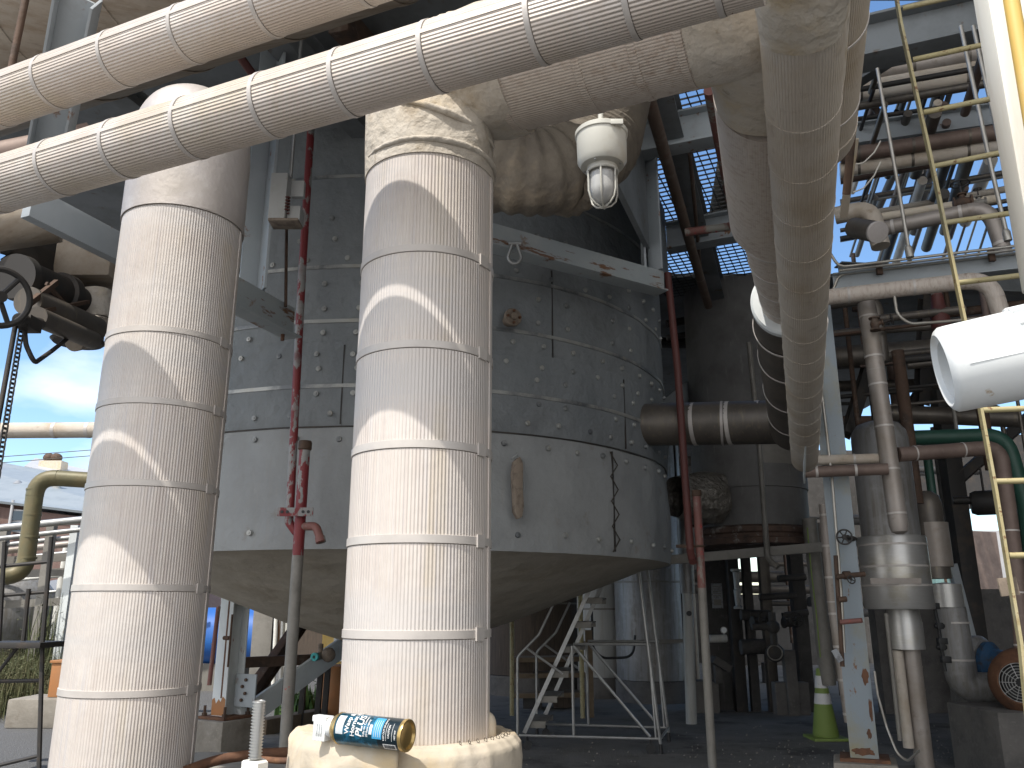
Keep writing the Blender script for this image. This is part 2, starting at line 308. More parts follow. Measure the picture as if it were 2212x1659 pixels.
M['wire_pale'] = mat('pale_wire', (.55, .52, .46), .5, 0)

# ------------------------------------------------------------------ pipes
def fillet(pts, bend, seg=8):
    pts = [Vector(p) for p in pts]; out = []; last = pts[0]
    for i in range(1, len(pts) - 1):
        a = (pts[i - 1] - pts[i]); b = (pts[i + 1] - pts[i]); la, lb = a.length, b.length; a.normalize(); b.normalize()
        ang = a.angle(b); t = min(bend / math.tan(ang / 2), la * .48, lb * .48); q0 = pts[i] + a * t; q1 = pts[i] + b * t
        out.append(('s', [last, q0])); arc = []
        for k in range(seg + 1):
            s_ = k / seg; arc.append(q0 * (1 - s_) ** 2 + pts[i] * 2 * s_ * (1 - s_) + q1 * s_ * s_)
        # round the quadratic into a near circular arc
        out.append(('b', arc)); last = q1
    out.append(('s', [last, pts[-1]])); return out
def smooth_path(pts, bend, seg=6):
    r = []
    for k, q in fillet(pts, bend, seg):
        for p in q:
            if not r or (p - r[-1]).length > 1e-4: r.append(p)
    return r
def strap_ring(p, d, r, parent, m, wd=.013, th=.0025, clasp=None):
    d = d.normalized()
    if th in (.0022, .003): g_ = MB(); g_.lathe(p, [(r + .0004, -wd / 2 - .0014), (r + .0007, -wd / 2 - .0012), (r + .0007, -wd / 2), (r + .0004, -wd / 2)], 64, d); part(g_, 'joint', M['joint'], parent)
    b = MB(); b.lathe(p, [(r + .0002, -wd / 2), (r + th, -wd / 2 + .001), (r + th, wd / 2 - .001), (r + .0002, wd / 2)], 64, d)
    if clasp is not None:
        c = clasp - d * clasp.dot(d); c.normalize(); t = d.cross(c)
        b.box(p + c * (r + th + .001), (.035, wd * 1.5, .005), t, d, c)
    return part(b, 'strap', m, parent)
def pipe(name, label, cat, pts, r, m, straps=None, at=None, bend=None, elbow=None, group=None, n=24, caps=True, smat=None, wd=.013, eb=0, clasp=None):
    pts = [Vector(p) for p in pts]; bend = bend or r * 2.2
    segs = fillet(pts, bend)
    single = straps is None and at is None and elbow is None
    if single:
        b = MB(); b.sweep(smooth_path(pts, bend), r, n, caps); return solo(b, name, m, label, cat, group)
    base = min(pts, key=lambda p: p.z).copy(); rt = root(name, label, cat, base, group)
    b = MB()
    for k, q in segs:
        if k == 's':
            b.sweep(q, r, n, caps)
        else:
            e = MB(); L = q
            if eb:
                L = []
                for i in range(len(q) - 1): L += [q[i], (q[i] + q[i + 1]) / 2]
                L.append(q[-1])
            e.sweep(L, r * 1.025, n * (2 if eb else 1), True, bump=eb, bs=9); part(e, 'elbow', elbow or M['alum_smooth'], rt, sharp=60)
    part(b, 'jacket', m, rt)
    sm_ = smat or M['strap']
    if straps:
        for k, q in segs:
            if k != 's': continue
            d = q[1] - q[0]; L = d.length; x = straps * .35
            while x < L - .02: strap_ring(q[0] + d * (x / L), d, r, rt, sm_, wd, clasp=clasp); x += straps
    if at:
        for p, d in at: strap_ring(p, d, r, rt, sm_, wd, clasp=clasp)
    return rt
def handwheel(c, axis, Rm, r, m, parent, spokes=4, name='handwheel'):
    c = Vector(c); A = Vector(axis).normalized(); b = MB(); b.torus(c, A, Rm, r, 36, 8); X = A.orthogonal().normalized(); Y = A.cross(X)
    for i in range(spokes):
        a = 2 * math.pi * i / spokes + .4; b.cyl(c, c + (X * math.cos(a) + Y * math.sin(a)) * Rm, r * .8, n=8)
    b.cyl(c - A * r * 2, c + A * r * 2, Rm * .2, n=12)
    return part(b, name, m, parent)
def valve(label, c, axis, r, m, wm, wheel_axis=Z, Rw=None, group=None, stem=None):
    c = Vector(c); A = Vector(axis).normalized(); wa = Vector(wheel_axis).normalized(); st = stem or r * 3
    rt = root('gate_valve', label, 'valve', c, group); b = MB()
    b.lathe(c, [(0, -r * 1.9), (r * 1.5, -r * 1.9), (r * 1.5, -r * 1.5), (r, -r * 1.5), (r * 1.05, -r * .8), (r * 1.3, 0), (r * 1.05, r * .8), (r, r * 1.5), (r * 1.5, r * 1.5), (r * 1.5, r * 1.9), (0, r * 1.9)], 20, A)
    b.cyl(c, c + wa * r * 1.8, r * .8, r * .6, 14); b.cyl(c + wa * r * 1.8, c + wa * r * 2.1, r * 1.0, n=14)
    part(b, 'valve_body', m, rt); s_ = MB(); s_.cyl(c + wa * r * 2.0, c + wa * (r * 2 + st), r * .22, n=8); part(s_, 'stem', wm, rt)
    handwheel(c + wa * (r * 2 + st * .85), wa, Rw or r * 1.6, r * .16, wm, rt)
    return rt
def beam(name, label, p0, p1, wd, ht, m, group=None, kind='box', cat='beam', up=Z):
    b = MB(); (b.bar if kind == 'box' else b.ibeam)(p0, p1, wd, ht, **({'up': up} if kind == 'box' else {'t': max(.01, ht * .06), 'up': up}))
    return solo(b, name, m, label, cat, group, bev=.004 if kind == 'box' else .0015)
def line(name, label, cat, pts, r, m, bend=None, group=None, n=12):
    b = MB(); pts = [Vector(p) for p in pts]
    b.sweep(smooth_path(pts, bend or r * 3) if len(pts) > 2 else pts, r, n); return solo(b, name, m, label, cat, group)

# ================================================================== ground
b = MB(); b.add([(-120, -12, 0), (120, -12, 0), (120, 400, 0), (-120, 400, 0)], [(0, 1, 2, 3)]); struct(b.build('ground', M['gravel']))
b = MB(); b.add([(-3.0, 8.2, .004), (14, 5, .004), (14, 26, .004), (-2.6, 26, .004)], [(0, 1, 2, 3)]); struct(b.build('pavement', M['slab']))
b = MB(); b.add([(-3.6, 7.6, .008), (-.3, 7.6, .008), (-.3, 11.2, .008), (-3.1, 11.0, .008)], [(0, 1, 2, 3)]); struct(b.build('concrete_apron', M['concrete']))

# ================================================================== the two insulated columns with their elbows
def az_pt(deg, d): a = R_(deg); return Vector((d * math.sin(a), d * math.cos(a), 0))
CC, RC = az_pt(-6.25, 2.302), .193
CL, RL = az_pt(-23.4, 3.206), .218
t = ray(1106, 290); aa = math.atan2(t.z, t.dot(N)); zrun = CAM_H + (CC.dot(N) * math.sin(aa) + RC) / math.cos(aa)
def column(label, c, r, z0, z1, ys, fx, toward, m=M['alum']):
    rt = root('insulated_riser_pipe', label, 'pipe', (c.x, c.y, z0))
    b = MB(); b.sweep([(c.x, c.y, z0), (c.x, c.y, z1)], r, 160, True); part(b, 'jacket', m, rt)
    f = r / c.length; front = c * (1 - f)
    right = Vector((c.y, -c.x, 0)).normalized()
    for y in ys:
        z = P(fx, y, front.y).z
        strap_ring(Vector((c.x, c.y, z)), Z, r, rt, M['strap'], .022, .003, clasp=right * .8 - c.normalized() * .6)
    b = MB(); s_ = -c.normalized() * .35 + right        # lengthwise lap seam
    s_.normalize(); p = Vector((c.x, c.y, 0)) + s_ * (r + .0012)
    b.box((p.x, p.y, (z0 + z1) / 2), (.02, .003, z1 - z0 - .02), s_.cross(Z), s_, Z); part(b, 'lap_seam', m, rt)
    return rt
zc_top = P(925, 322, CC.y - RC).z; zl_top = P(395, 432, CL.y - RL).z
rc = column('nearest ribbed aluminium riser pipe, in front of the vessel, rising from the fabric wrapped flange', CC, RC, .4, zc_top, [535, 742, 958, 1163, 1372], 915, None)
rl = column('ribbed aluminium riser pipe at the left, with the smooth domed elbow on top', CL, RL, .3, zl_top, [712, 866, 1043, 1269, 1500], 330, None)
# elbow of the nearer riser and its run to the right, ending in a mitred elbow that turns away
run_end_t = None
def run_pt(px):                       # point on the run axis seen at picture column px
    best = None
    for k in range(0, 4000):
        q = Vector((CC.x, CC.y, zrun)) - U * (k * .001)
        d = q - EYE; z_ = d.y * math.cos(PITCH) + d.z * math.sin(PITCH)
        x = 1106 + FPX * d.x / z_
        if x >= px: return q
    return q
e = MB(); q = smooth_path([Vector((CC.x, CC.y, zc_top - .01)), Vector((CC.x, CC.y, zrun)), Vector((CC.x, CC.y, zrun)) - U * .29], .21, 22)
L = []
for i in range(len(q) - 1): L += [q[i], (q[i] + q[i + 1]) / 2]
L.append(q[-1])
e.sweep(L, [RC * (1.02 + .02 * math.sin(i * 1.1) ** 2) for i in range(len(L))], 64, True, bump=.02, bs=7, seed=3); eo = part(e, 'elbow', M['mastic'], rc, sharp=80)
b = MB()                                # stiff raised folds of the cloth on the elbow
for k, (za, zb, a0, a1) in enumerate([(.10, .20, -1.9, .3), (.17, .27, -1.2, .5), (.03, .035, -2.2, 1.2)]):
    pts = []
    for i in range(15):
        s_ = i / 14; a = a0 + (a1 - a0) * s_ + math.atan2(-CC.y, -CC.x) + 1.0
        z = zc_top + za + (zb - za) * (1 - s_) ** 2 * 1.0; pts.append(Vector((CC.x, CC.y, z)) + Vector((math.cos(a), math.sin(a), 0)) * (RC * 1.02))
    b.sweep(pts, [.004 + .007 * math.sin(math.pi * i / 14) for i in range(15)], 8, True)
part(b, 'fabric_fold', M['mastic'], rc, sharp=80)
rA = Vector((CC.x, CC.y, zrun)) - U * .28; rB = run_pt(1490); corner = run_pt(1668)
rt = root('insulated_pipe_run', 'large streaked ribbed pipe running overhead from the fabric elbow to the right', 'pipe', rA)
b = MB(); b.sweep([rA, rB], RC, 96, True); part(b, 'jacket', M['alum_run'], rt)
for px in (1104, 1270, 1384, 1478):
    q = run_pt(px); strap_ring(q, U, RC, rt, M['alum_run'], .022)
e = MB(); c2 = P(1650, 345, 2.55); c2.z = zrun
fat0 = corner + W * .40
q = smooth_path([rB, corner, fat0], .36, 20)
e.sweep(q, RC * 1.03, 64, True, bump=.014, bs=9, seed=11); part(e, 'elbow', M['mastic'], rt, sharp=80)
# the continuation receding under the deck, thinner, to the wide white collar
pc0 = P(1672, 470, 3.35); pc1 = P(1704, 648, 4.45)
rt = root('insulated_pipe', 'thick brownish ribbed pipe receding under the deck into the white collar', 'pipe', pc0)
b = MB(); b.sweep([fat0 + W * .02, pc0], [RC * 1.02, RC * .99], 64, True); b.sweep([pc0, pc1], .155, 64, True); part(b, 'jacket', M['alum_run'], rt)
dpc = (pc1 - pc0).normalized()
for k in range(4): strap_ring(pc0 + dpc * (.15 + .3 * k), dpc, .155, rt, M['strap'], .016)
dw = (P(1712, 925, 8.0) - pc1).normalized()
rt = root('flange_cover', 'dark cylindrical flange cover with a white end ring, around the thick receding pipe', 'pipe cover', pc1)
b = MB(); b.lathe(pc1, [(.150, -.012), (.200, -.012), (.212, 0), (.212, .05)], 48, dw); part(b, 'end_ring', M['paint_white'], rt)
pe = P(1716, 925, 7.6); b = MB(); b.sweep([pc1 + dw * .05, pc1 + (pe - pc1) * .5, pe], [.21, .215, .22], 48, True); part(b, 'jacket', M['alum_dark'], rt)
for s_ in (.12, .3, .55, .8): strap_ring(pc1 + (pe - pc1) * s_, dw, .217, rt, M['strap'], .03, .004)
pipe('insulated_cross_pipe', 'dark gold sheet clad pipe joining the vessel side below the white collar', 'pipe', [P(1690, 912, 7.9), P(1560, 914, 8.05), P(1380, 918, 8.3)], mpx(47, P(1600, 914, 8)), M['alum_dark'], at=[(P(1640, 912, 7.97), U), (P(1575, 914, 8.03), U), (P(1500, 916, 8.13), U)], wd=.04)

# ================================================================== two slimmer pipes crossing the picture
def crossing(label, n0, z0, r, pxs, x0, x1, m):
    def at(px):
        lo, hi = -6., 8.
        for _ in range(60):
            t_ = (lo + hi) / 2; q = N * n0 + U * t_ + Z * z0; d = q - EYE; zz = d.y * math.cos(PITCH) + d.z * math.sin(PITCH)
            x = 1106 + FPX * d.x / zz if zz > .05 else 1e5
            if x > px: lo = t_
            else: hi = t_
        return N * n0 + U * lo + Z * z0
    a, c = at(x0), at(x1); rt = root('ribbed_pipe', label, 'pipe', a)
    b = MB(); b.sweep([a, c], r, 64, True); part(b, 'jacket', m, rt)
    b = MB(); s_ = (Vector((0, 0, .1)) - N * .995).normalized(); q = (a + c) / 2 + s_ * (r + .0008)
    b.box(q, ((a - c).length - .01, .012, .002), U, U.cross(s_), s_); part(b, 'lap_seam', m, rt)
    for px in pxs: strap_ring(at(px), U, r, rt, M['strap'], .0135, .0022)
    return rt, at
p1, at1 = crossing('slim ribbed pipe crossing in front of both risers, the lower of the two sloping ones', 1.452, 2.743, .0822, [-60, -5, 130, 267, 418, 585, 753, 941, 1164, 1364, 1549], -700, 1640, M['alum_pipe'])
p2, at2 = crossing('slim ribbed pipe crossing the top left corner, the upper of the two sloping ones', 1.466, 3.070, .0812, [-120, 0, 118, 260, 410, 581, 783, 960], -700, 1500, M['alum_pipe'])
q = at1(1610); b = MB(); b.bar(q + Vector((-.02, .02, -.075)), q + Vector((.11, .03, .05)), .05, .006); b.bar(q + Vector((-.018, .046, -.047)), q + Vector((.112, .056, .078)), .006, .05)
solo(b, 'angle_iron', M['rust'], 'short rusty angle iron at the end of the lower slim pipe, near the top', 'bracket')

# ================================================================== left riser's domed elbow going away behind
e = MB(); zt = 3.38
q = smooth_path([Vector((CL.x, CL.y, zl_top - .01)), Vector((CL.x, CL.y, zt)), Vector((CL.x, CL.y, zt)) + Vector((-.46, .89, .0)) * .95], .50, 28)
e.sweep(q, [RL * (1.02 + .004 * (i % 2)) for i in range(len(q))], 72, True, bump=.008, bs=5, seed=5); part(e, 'elbow', M['alum_smooth'], rl, sharp=80)
strap_ring(Vector((CL.x, CL.y, zl_top)), Z, RL * 1.012, rl, M['alum_smooth'], .03, .003)

# ================================================================== fabric wrapped flange at the foot, stud, spray can
ZF = 1.195; RF = .275
rt = root('wrapped_flange', 'flange wrapped in pale fabric at the foot of the nearest riser, under the spray can', 'flange cover', (CC.x, CC.y, ZF - .4))
b = MB(); prof = [(RC + .002, ZF - .02), (RC + .02, ZF - .008), (RF - .05, ZF), (RF - .02, ZF - .004), (RF - .004, ZF - .022), (RF, ZF - .06), (RF - .004, ZF - .14), (RF + .004, ZF - .25), (RF, ZF - .4)]
n0 = len(b.v); b.lathe((CC.x, CC.y, 0), [prof[0]] + [(prof[i][0] + (prof[i + 1][0] - prof[i][0]) * t_ / 4, prof[i][1] + (prof[i + 1][1] - prof[i][1]) * t_ / 4) for i in range(len(prof) - 1) for t_ in (1, 2, 3, 4)], 200)
for i in range(n0, len(b.v)):
    p = b.v[i]; d = Vector((p.x - CC.x, p.y - CC.y, 0)); k = min(1, max(0, (d.length - RC - .01) / .04)); q = Vector((p.x * 7, p.y * 7, p.z * 2.5)); f = .5 - abs(noise.noise(q) * 2) + .5 * (.5 - abs(noise.noise(q * 2.3 + Vector((5, 1, 0))) * 2))
    b.v[i] = p + (d.normalized() * .7 + Z * .5) * (.009 * f + .0012 * noise.noise(p * 30)) * k
part(b, 'fabric_jacket', M['tarp'], rt, sharp=80)
# draped tan flap bulging towards the viewer on the left front
b = MB(); g = []; nx, ny = 80, 34
for i in range(nx + 1):
    for j in range(ny + 1):
        a = R_(182 + 88 * i / nx); s_ = j / ny
        rr = RC + .03 + (RF + .022 - RC - .03) * min(1, s_ * 1.9); z = ZF + .012 - max(0, s_ - .42) ** 1.25 * .46
        p = Vector((CC.x + rr * math.cos(a), CC.y + rr * math.sin(a), z))
        f = .016 * (.5 - abs(noise.noise(p * 7) * 2)) + .007 * (.5 - abs(noise.noise(Vector((p.x * 17 + 3, p.y * 17, p.z * 8))) * 2)) + .008
        p += Vector((math.cos(a), math.sin(a), .8)) * f * (.4 + s_); g.append(p)
        pk = max(0, 1 - abs(i - nx * .72) / 5) * max(0, 1 - abs(j - 11) / 6); g[-1] = p + Vector((0, -.02, .05)) * pk
b.add(g, [(i * (ny + 1) + j, (i + 1) * (ny + 1) + j, (i + 1) * (ny + 1) + j + 1, i * (ny + 1) + j + 1) for i in range(nx) for j in range(ny)], None, True)
fl = part(b, 'fabric_flap', M['tarp'], rt, sharp=80); md = fl.modifiers.new('thick', 'SOLIDIFY'); md.thickness = .004
b = MB()
for i in range(9):
    a = R_(302 + i * 6); p = Vector((CC.x + (RF - .03) * math.cos(a), CC.y + (RF - .03) * math.sin(a), ZF + .004)); b.torus(p, Vector((-math.sin(a), math.cos(a), .3)),   .0045, .0009, 10, 6)
part(b, 'lacing', M['wire'], rt)
q = P(1048, 1558, 2.28); a_ = root('pipe_elbow', 'small dusty pipe elbow at the right edge of the nearest riser, just above the flange', 'pipe fitting', q)
b = MB(); b.sweep(smooth_path([q + Vector((-.04, .0, .012)), q + Vector((.012, -.008, .010)), q + Vector((.014, -.01, -.075))], .016), .0165, 16); b.lathe(q + Vector((.014, -.01, -.05)), [(.0165, -.012), (.0205, -.01), (.0205, .008), (.0165, .01)], 16)
part(b, 'elbow_body', M['tarp'], a_); b = MB(); b.cyl(q + Vector((-.046, .001, .012)), q + Vector((-.032, 0, .012)), .022, n=6); part(b, 'hex_bushing', M['galv'], a_)

# spray can lying on the fabric
ca = P(880, 1589, 1.945); cb = ca + Vector((-.905, .40, .035)).normalized() * .212; A = (cb - ca).normalized()
lift = Vector((0, 0, .0)); Rcan = .033
rt = root('spray_can', 'teal wasp and hornet spray can with white nozzle, lying on the wrapped flange', 'spray can', ca)
LB = .172
b = MB(); b.lathe(ca, [(Rcan, .006), (Rcan, LB)], 48, A); part(b, 'can_body', M['can_teal'], rt)
b = MB(); b.lathe(ca, [(Rcan + .0003, .006), (Rcan + .0003, .058)], 48, A); part(b, 'label_band', M['can_black'], rt)
b = MB(); b.lathe(ca, [(0, .008), (.020, .006), (.027, .004), (.029, -.002), (.0335, -.002), (.0345, .002), (.0335, .0065), (.033, .0065)], 48, A); part(b, 'base_rim', M['can_gold'], rt)
b = MB(); b.lathe(ca + A * .001, [(0, .012), (.015, .010), (.0285, .0025)], 40, A); part(b, 'can_base', M['can_base'], rt)
b = MB(); b.lathe(ca, [(Rcan, LB - .001), (Rcan + .0012, LB), (Rcan + .0012, LB + .003), (Rcan - .001, LB + .006), (.028, LB + .014), (.018, LB + .021), (.012, LB + .022)], 48, A); part(b, 'shoulder', M['can_gold'], rt)
up = (Z - A * A.z).normalized(); sd_ = A.cross(up); vw = (EYE - ca); vw = (vw - A * vw.dot(A)).normalized()
b = MB(); b.lathe(ca, [(.0, LB + .018), (.0205, LB + .018), (.0215, LB + .022), (.0215, LB + .032), (0, LB + .033)], 28, A)
nzp = ca + A * (LB + .05)
b.box(nzp - up * .004, (.034, .034, .052), A, sd_, up); b.box(nzp + A * .016 + up * .016, (.018, .024, .014), A, sd_, up)
for k in range(3): b.box(nzp + vw * .0185 + A * (-.006 + k * .006) - up * .008, (.0022, .003, .022), A, up.cross(A), up)
b.cyl(nzp + A * .02 + up * .017, nzp + A * .031 + up * .018, .0028, n=10); part(b, 'nozzle_cap', M['white'], rt, bev=.003)
th0 = 0.                                 # angle 0 faces the viewer; the text climbs round the can
vu = A.cross(vw).normalized()
if vu.z < 0: vu = -vu
def wrap(x, h, off): return ca + A * h + (vw * math.cos(x / Rcan) + vu * math.sin(x / Rcan)) * (Rcan + off)
def patch(name, m, x0, x1, h0, h1, off=.0006, n=10):
    b = MB(); vs_ = []
    for i in range(n + 1):
        x = x0 + (x1 - x0) * i / n
        vs_ += [wrap(x, h0, off), wrap(x, h1, off), wrap(x, h0, off - .0004), wrap(x, h1, off - .0004)]
    fs = []
    for i in range(n):
        a = i * 4; c = a + 4; fs += [(a, c, c + 1, a + 1), (a + 2, a + 3, c + 3, c + 2), (a, a + 2, c + 2, c), (a + 1, c + 1, c + 3, a + 3)]
    b.add(vs_, fs + [(0, 1, 3, 2), (n * 4, n * 4 + 2, n * 4 + 3, n * 4 + 1)]); return part(b, name, m, rt)
def text(s_, size, x0, h, m=M['can_white'], name='lettering', shear=0):
    cu = bpy.data.curves.new('tmp', 'FONT'); cu.body = s_; cu.size = size; cu.shear = shear; cu.fill_mode = 'FRONT'; cu.offset = size * .02
    o = bpy.data.objects.new('tmp', cu); col.objects.link(o); dg = bpy.context.evaluated_depsgraph_get(); me = bpy.data.meshes.new_from_object(o.evaluated_get(dg))
    bpy.data.objects.remove(o); b = MB(); vs_ = [wrap(x0 + v.co.x, h + v.co.y, .0012) for v in me.vertices]; b.add(vs_, [tuple(p.vertices) for p in me.polygons]); return part(b, name, m, rt)
patch('logo_patch', M['can_pale'], -.012, .030, .147, .166)
text('Wasp &', .0155, -.010, .131); text('Hornet Killer', .0150, -.014, .1165); text('PLUS', .0225, -.014, .097, shear=.2)
text('Kills on Contact', .0070, -.012, .0895); text('20 foot spray', .0070, -.012, .0815)
patch('blue_panel', M['can_panel'], -.014, .034, .046, .070, .0008)
patch('picture_patch', M['can_white'], -.006, .014, .0715, .0785)
for k in range(4): patch('print_line', M['can_pale'], -.010, .026, .0495 + k * .005, .0506 + k * .005, .0012)
text('KEEP OUT OF REACH', .0052, -.016, .0385); text('CAUTION', .0060, -.010, .026)
for (x0, x1, h0, h1) in [(-.016, .022, .0345, .0352), (-.016, .022, .0195, .0202)]: patch('print_line', M['can_white'], x0, x1, h0, h1)
text('NET WT', .0050, -.012, .0105)
patch('barcode', M['can_white'], -.038, -.024, .012, .044, .0008)
x = .0145
while x < .042:
    w_ = random.choice([.0005, .0008, .0012]); patch('barcode_bar', M['can_black'], -.035, -.025, x, x + w_, .0013, 4); x += w_ + random.choice([.0006, .001, .0013])

# threaded stud, nut and rim of the next flange, with rusty lines behind
q = P(551, 1640, 2.1)
rt = root('threaded_stud', 'upright grey threaded stud with a pale nut, beside the spray can', 'bolt', q)
zt = P(555, 1514, 2.1).z; b = MB(); prof = [(0, 0)]; h = 0; hh = zt - q.z
while h < hh - .002: prof += [(.0118, h), (.0165, h + .0034), (.0118, h + .0068)]; h += .0068
prof += [(.0125, hh), (0, hh)]; b.lathe(q, prof, 20); part(b, 'threaded_rod', M['galv'], rt, sharp=180)
b = MB(); b.lathe(q - Z * .03, [(0, 0), (.031, 0), (.031, .024), (.027, .028), (0, .028)], 6); part(b, 'nut', M['white_post'], rt)
line('rusty_tube', 'rust brown tube bending along the ground behind the threaded stud', 'pipe', [P(395, 1668, 2.9), P(470, 1640, 3.0), P(560, 1628, 3.05), P(690, 1622, 3.1)], .017, M['rust'], .2)
line('rusty_rod', 'thinner rusty rod under the spray can, left of the fabric flap', 'pipe', [P(560, 1640, 2.9), P(625, 1645, 2.85), P(700, 1628, 2.9)], .010, M['rust'], .1)
b = MB(); q = P(480, 1740, 2.45); b.lathe((q.x, q.y, q.z), [(.0, 0), (.27, 0), (.27, .035), (.25, .04), (0, .04)], 48); solo(b, 'flange_plate', M['rust_dark'], 'rusty round flange plate under the threaded stud at the bottom edge', 'flange')

# ================================================================== the big vessel
VD = 9.83; VC = Vector((-.130 * VD, VD, 0)); RV = 3.07
def vz(x, y): # height on the near face of the vessel seen at x, y
    r = ray(x, y); a = r.x ** 2 + r.y ** 2; bb = -2 * (r.x * VC.x + r.y * VC.y); c = VC.x ** 2 + VC.y ** 2 - RV * RV
    t_ = (-bb - math.sqrt(max(0, bb * bb - 4 * a * c))) / 2 / a; return CAM_H + r.z * t_
def va(x, y):           # angle round the vessel of that point
    z = vz(x, y); q = EYE + ray(x, y) * ((z - CAM_H) / ray(x, y).z); d = q - VC
    a = math.atan2(d.y, d.x) - math.atan2(-VC.y, -VC.x); return (a + math.pi) % (2 * math.pi) - math.pi
vr = root('insulated_vessel', 'huge round vessel wrapped in blue grey quilted pads over a pale fabric skirt and cone', 'vessel', (VC.x, VC.y, 1.0))
zs0, zs1 = 1.965, vz(690, 922); zB = [zs1, vz(690, 745), vz(660, 543), vz(700, 390), 7.4]
def shell(z0, z1, r, name, m, bump=.012, lip=.012, n=180):
    k = 14; prof = [(r - .03, z0 + .004)] + [(r - lip if i == 0 else r + (.006 * math.sin(math.pi * i / k)), z0 + (z1 - z0) * i / k) for i in range(k + 1)]
    prof.append((r - .03, z1)); b = MB(); b.lathe(VC, prof, n, bump=bump, bs=2.2); return part(b, name, m, vr, sharp=50)
shell(zs0, zs1 + .03, RV + .006, 'skirt', M['pad_grey'], .022)
for i in range(len(zB) - 1): shell(zB[i], zB[i + 1] + .02, RV + .022 - i * .006, 'pad_course', M['pad_blue'], .014)
b = MB(); b.lathe(VC, [(RV - .06, zs0 + .03), (RV - .02, zs0 + .006), (2.80, 1.93), (2.3, 1.745), (1.25, 1.35), (.64, 1.165), (.36, 1.09), (.32, 1.02), (.32, .85)], 120, bump=.03, bs=2.0); part(b, 'cone', M['pad_tan'], vr, sharp=60)
for z in (zs1 + .002, zB[1] + .002, zB[2] + .002, zB[3] + .002):       # dark overlap seam between the pad courses
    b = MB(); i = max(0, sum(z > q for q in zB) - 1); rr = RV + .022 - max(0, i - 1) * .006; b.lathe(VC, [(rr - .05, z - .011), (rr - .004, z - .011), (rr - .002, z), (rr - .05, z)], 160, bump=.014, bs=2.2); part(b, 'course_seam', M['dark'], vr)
for (x, y) in ((686, 696), (686, 836), (670, 581), (779, 381)):      # bright retaining bands
    z = vz(x, y); b = MB(); i = max(0, sum(z > q for q in zB) - 1); rr = RV + .036 - i * .006
    b.lathe(VC, [(rr - .03, z - .016), (rr, z - .016), (rr, z + .016), (rr - .03, z + .016)], 160, bump=.014, bs=2.2); part(b, 'retaining_band', M['washer'], vr)
def on_vessel(a, z, off):                # a = angle from the direction facing the viewer, positive to the right
    base = math.atan2(-VC.y, -VC.x) + a; d = Vector((math.cos(base), math.sin(base), 0)); return VC + d * (RV + off) + Z * z, d
rows = [(zs1 - .10, .29, 0, .030), (zs1 + .10, .27, .05, .040), (zB[1] - .09, .27, .0, .036), (zB[1] + .10, .27, .12, .036), (zs0 + .14, .36, .1, .03), (zB[2] - .10, .30, .1, .03), (zB[2] + .10, .28, 0, .03)]
spots = []
for z, sp, ph, off in rows:
    a = -1.25 + ph
    while a < 1.2:
        spots.append((a + random.uniform(-.012, .012), z + random.uniform(-.012, .012), off)); a += sp / RV * 1.25
for a_s in (va(730, 840), va(1189, 650), va(1345, 900)):
    for z in [zs1 + .28, zs1 + .5, zB[1] + .32, zB[1] + .55, zB[2] + .3]:
        for s_ in (-.05, .05): spots.append((a_s + s_ + random.uniform(-.008, .008), z, .036))
spots.sort(key=lambda t_: abs(t_[0])); b2 = MB(); me = None
for i, (a, z, off) in enumerate(spots):
    p, d = on_vessel(a, z, off); prof = [(0, .010), (.008, .010), (.009, .005), (.021, .004), (.024, -.002), (.024, -.03)]
    if i < 99:
        b = MB(); b.lathe(p, prof, 18, d); part(b, 'insulation_washer', M['washer'], vr)
    else: b2.lathe(p, prof, 12, d)
if b2.v: part(b2, 'insulation_washer', M['washer'], vr)['kind'] = 'stuff'
for a_s, za, zb_ in ((va(741, 840), zs1, zB[1]), (va(1189, 650), zB[1], zB[2]), (va(1345, 900), zs1, zB[1])):
    p, d = on_vessel(a_s, (za + zb_) / 2, .024); b = MB(); b.box(p, (.012, .012, zb_ - za - .03), d.cross(Z), d, Z); part(b, 'pad_joint', M['dark'], vr)
b = MB(); pts = []                        # zigzag lacing on the skirt
for i in range(9): p, d = on_vessel(va(1316, 1070) + (.035 if i % 2 else 0), zs1 - .05 - i * .115, .026); pts.append(p)
b.sweep(pts, .006, 6); part(b, 'lacing', M['wire'], vr)
b = MB(); p, d = on_vessel(va(1322, 1070), (zs0 + zs1) / 2, .016); b.box(p, (.01, .016, zs1 - zs0 - .08), d.cross(Z), d, Z); part(b, 'skirt_joint', M['dark'], vr)
q = P(1114, 1055, 6.93); d = (Vector((q.x, q.y, 0)) - VC).normalized(); t_ = d.cross(Z)
b = MB(); b.prism([q + t_ * x + Z * z for x, z in ((-.03, -.24), (.0, -.26), (.035, -.2), (.04, -.05), (.05, .12), (.035, .22), (-.01, .26), (-.04, .2), (-.035, 0), (-.045, -.15))], d, .07); part(b, 'support_lug', M['lug'], vr, bev=.008)
b = MB(); b.sweep([q + t_ * x + Z * z + d * .03 for x, z in ((-.055, -.24), (-.06, 0), (-.055, .24), (0, .285), (.05, .24))], .012, 8); part(b, 'lug_rim', M['pad_grey'], vr)
q = P(1107, 686, 6.90); d = (Vector((q.x, q.y, 0)) - VC).normalized(); b = MB(); b.lathe(q - d * .06, [(0, .11), (.03, .11), (.03, .085), (.076, .085), (.08, .08), (.08, .05), (.05, .05), (.05, -.06)], 32, d); part(b, 'blind_nozzle', M['lug'], vr)
b = MB(); X = d.orthogonal().normalized(); Y = d.cross(X)
for k in range(4): a = k * math.pi / 2 + .8; b.cyl(q + d * .01 + (X * math.cos(a) + Y * math.sin(a)) * .056, q + d * .045 + (X * math.cos(a) + Y * math.sin(a)) * .056, .012, n=6)
part(b, 'nozzle_bolts', M['rust'], vr)

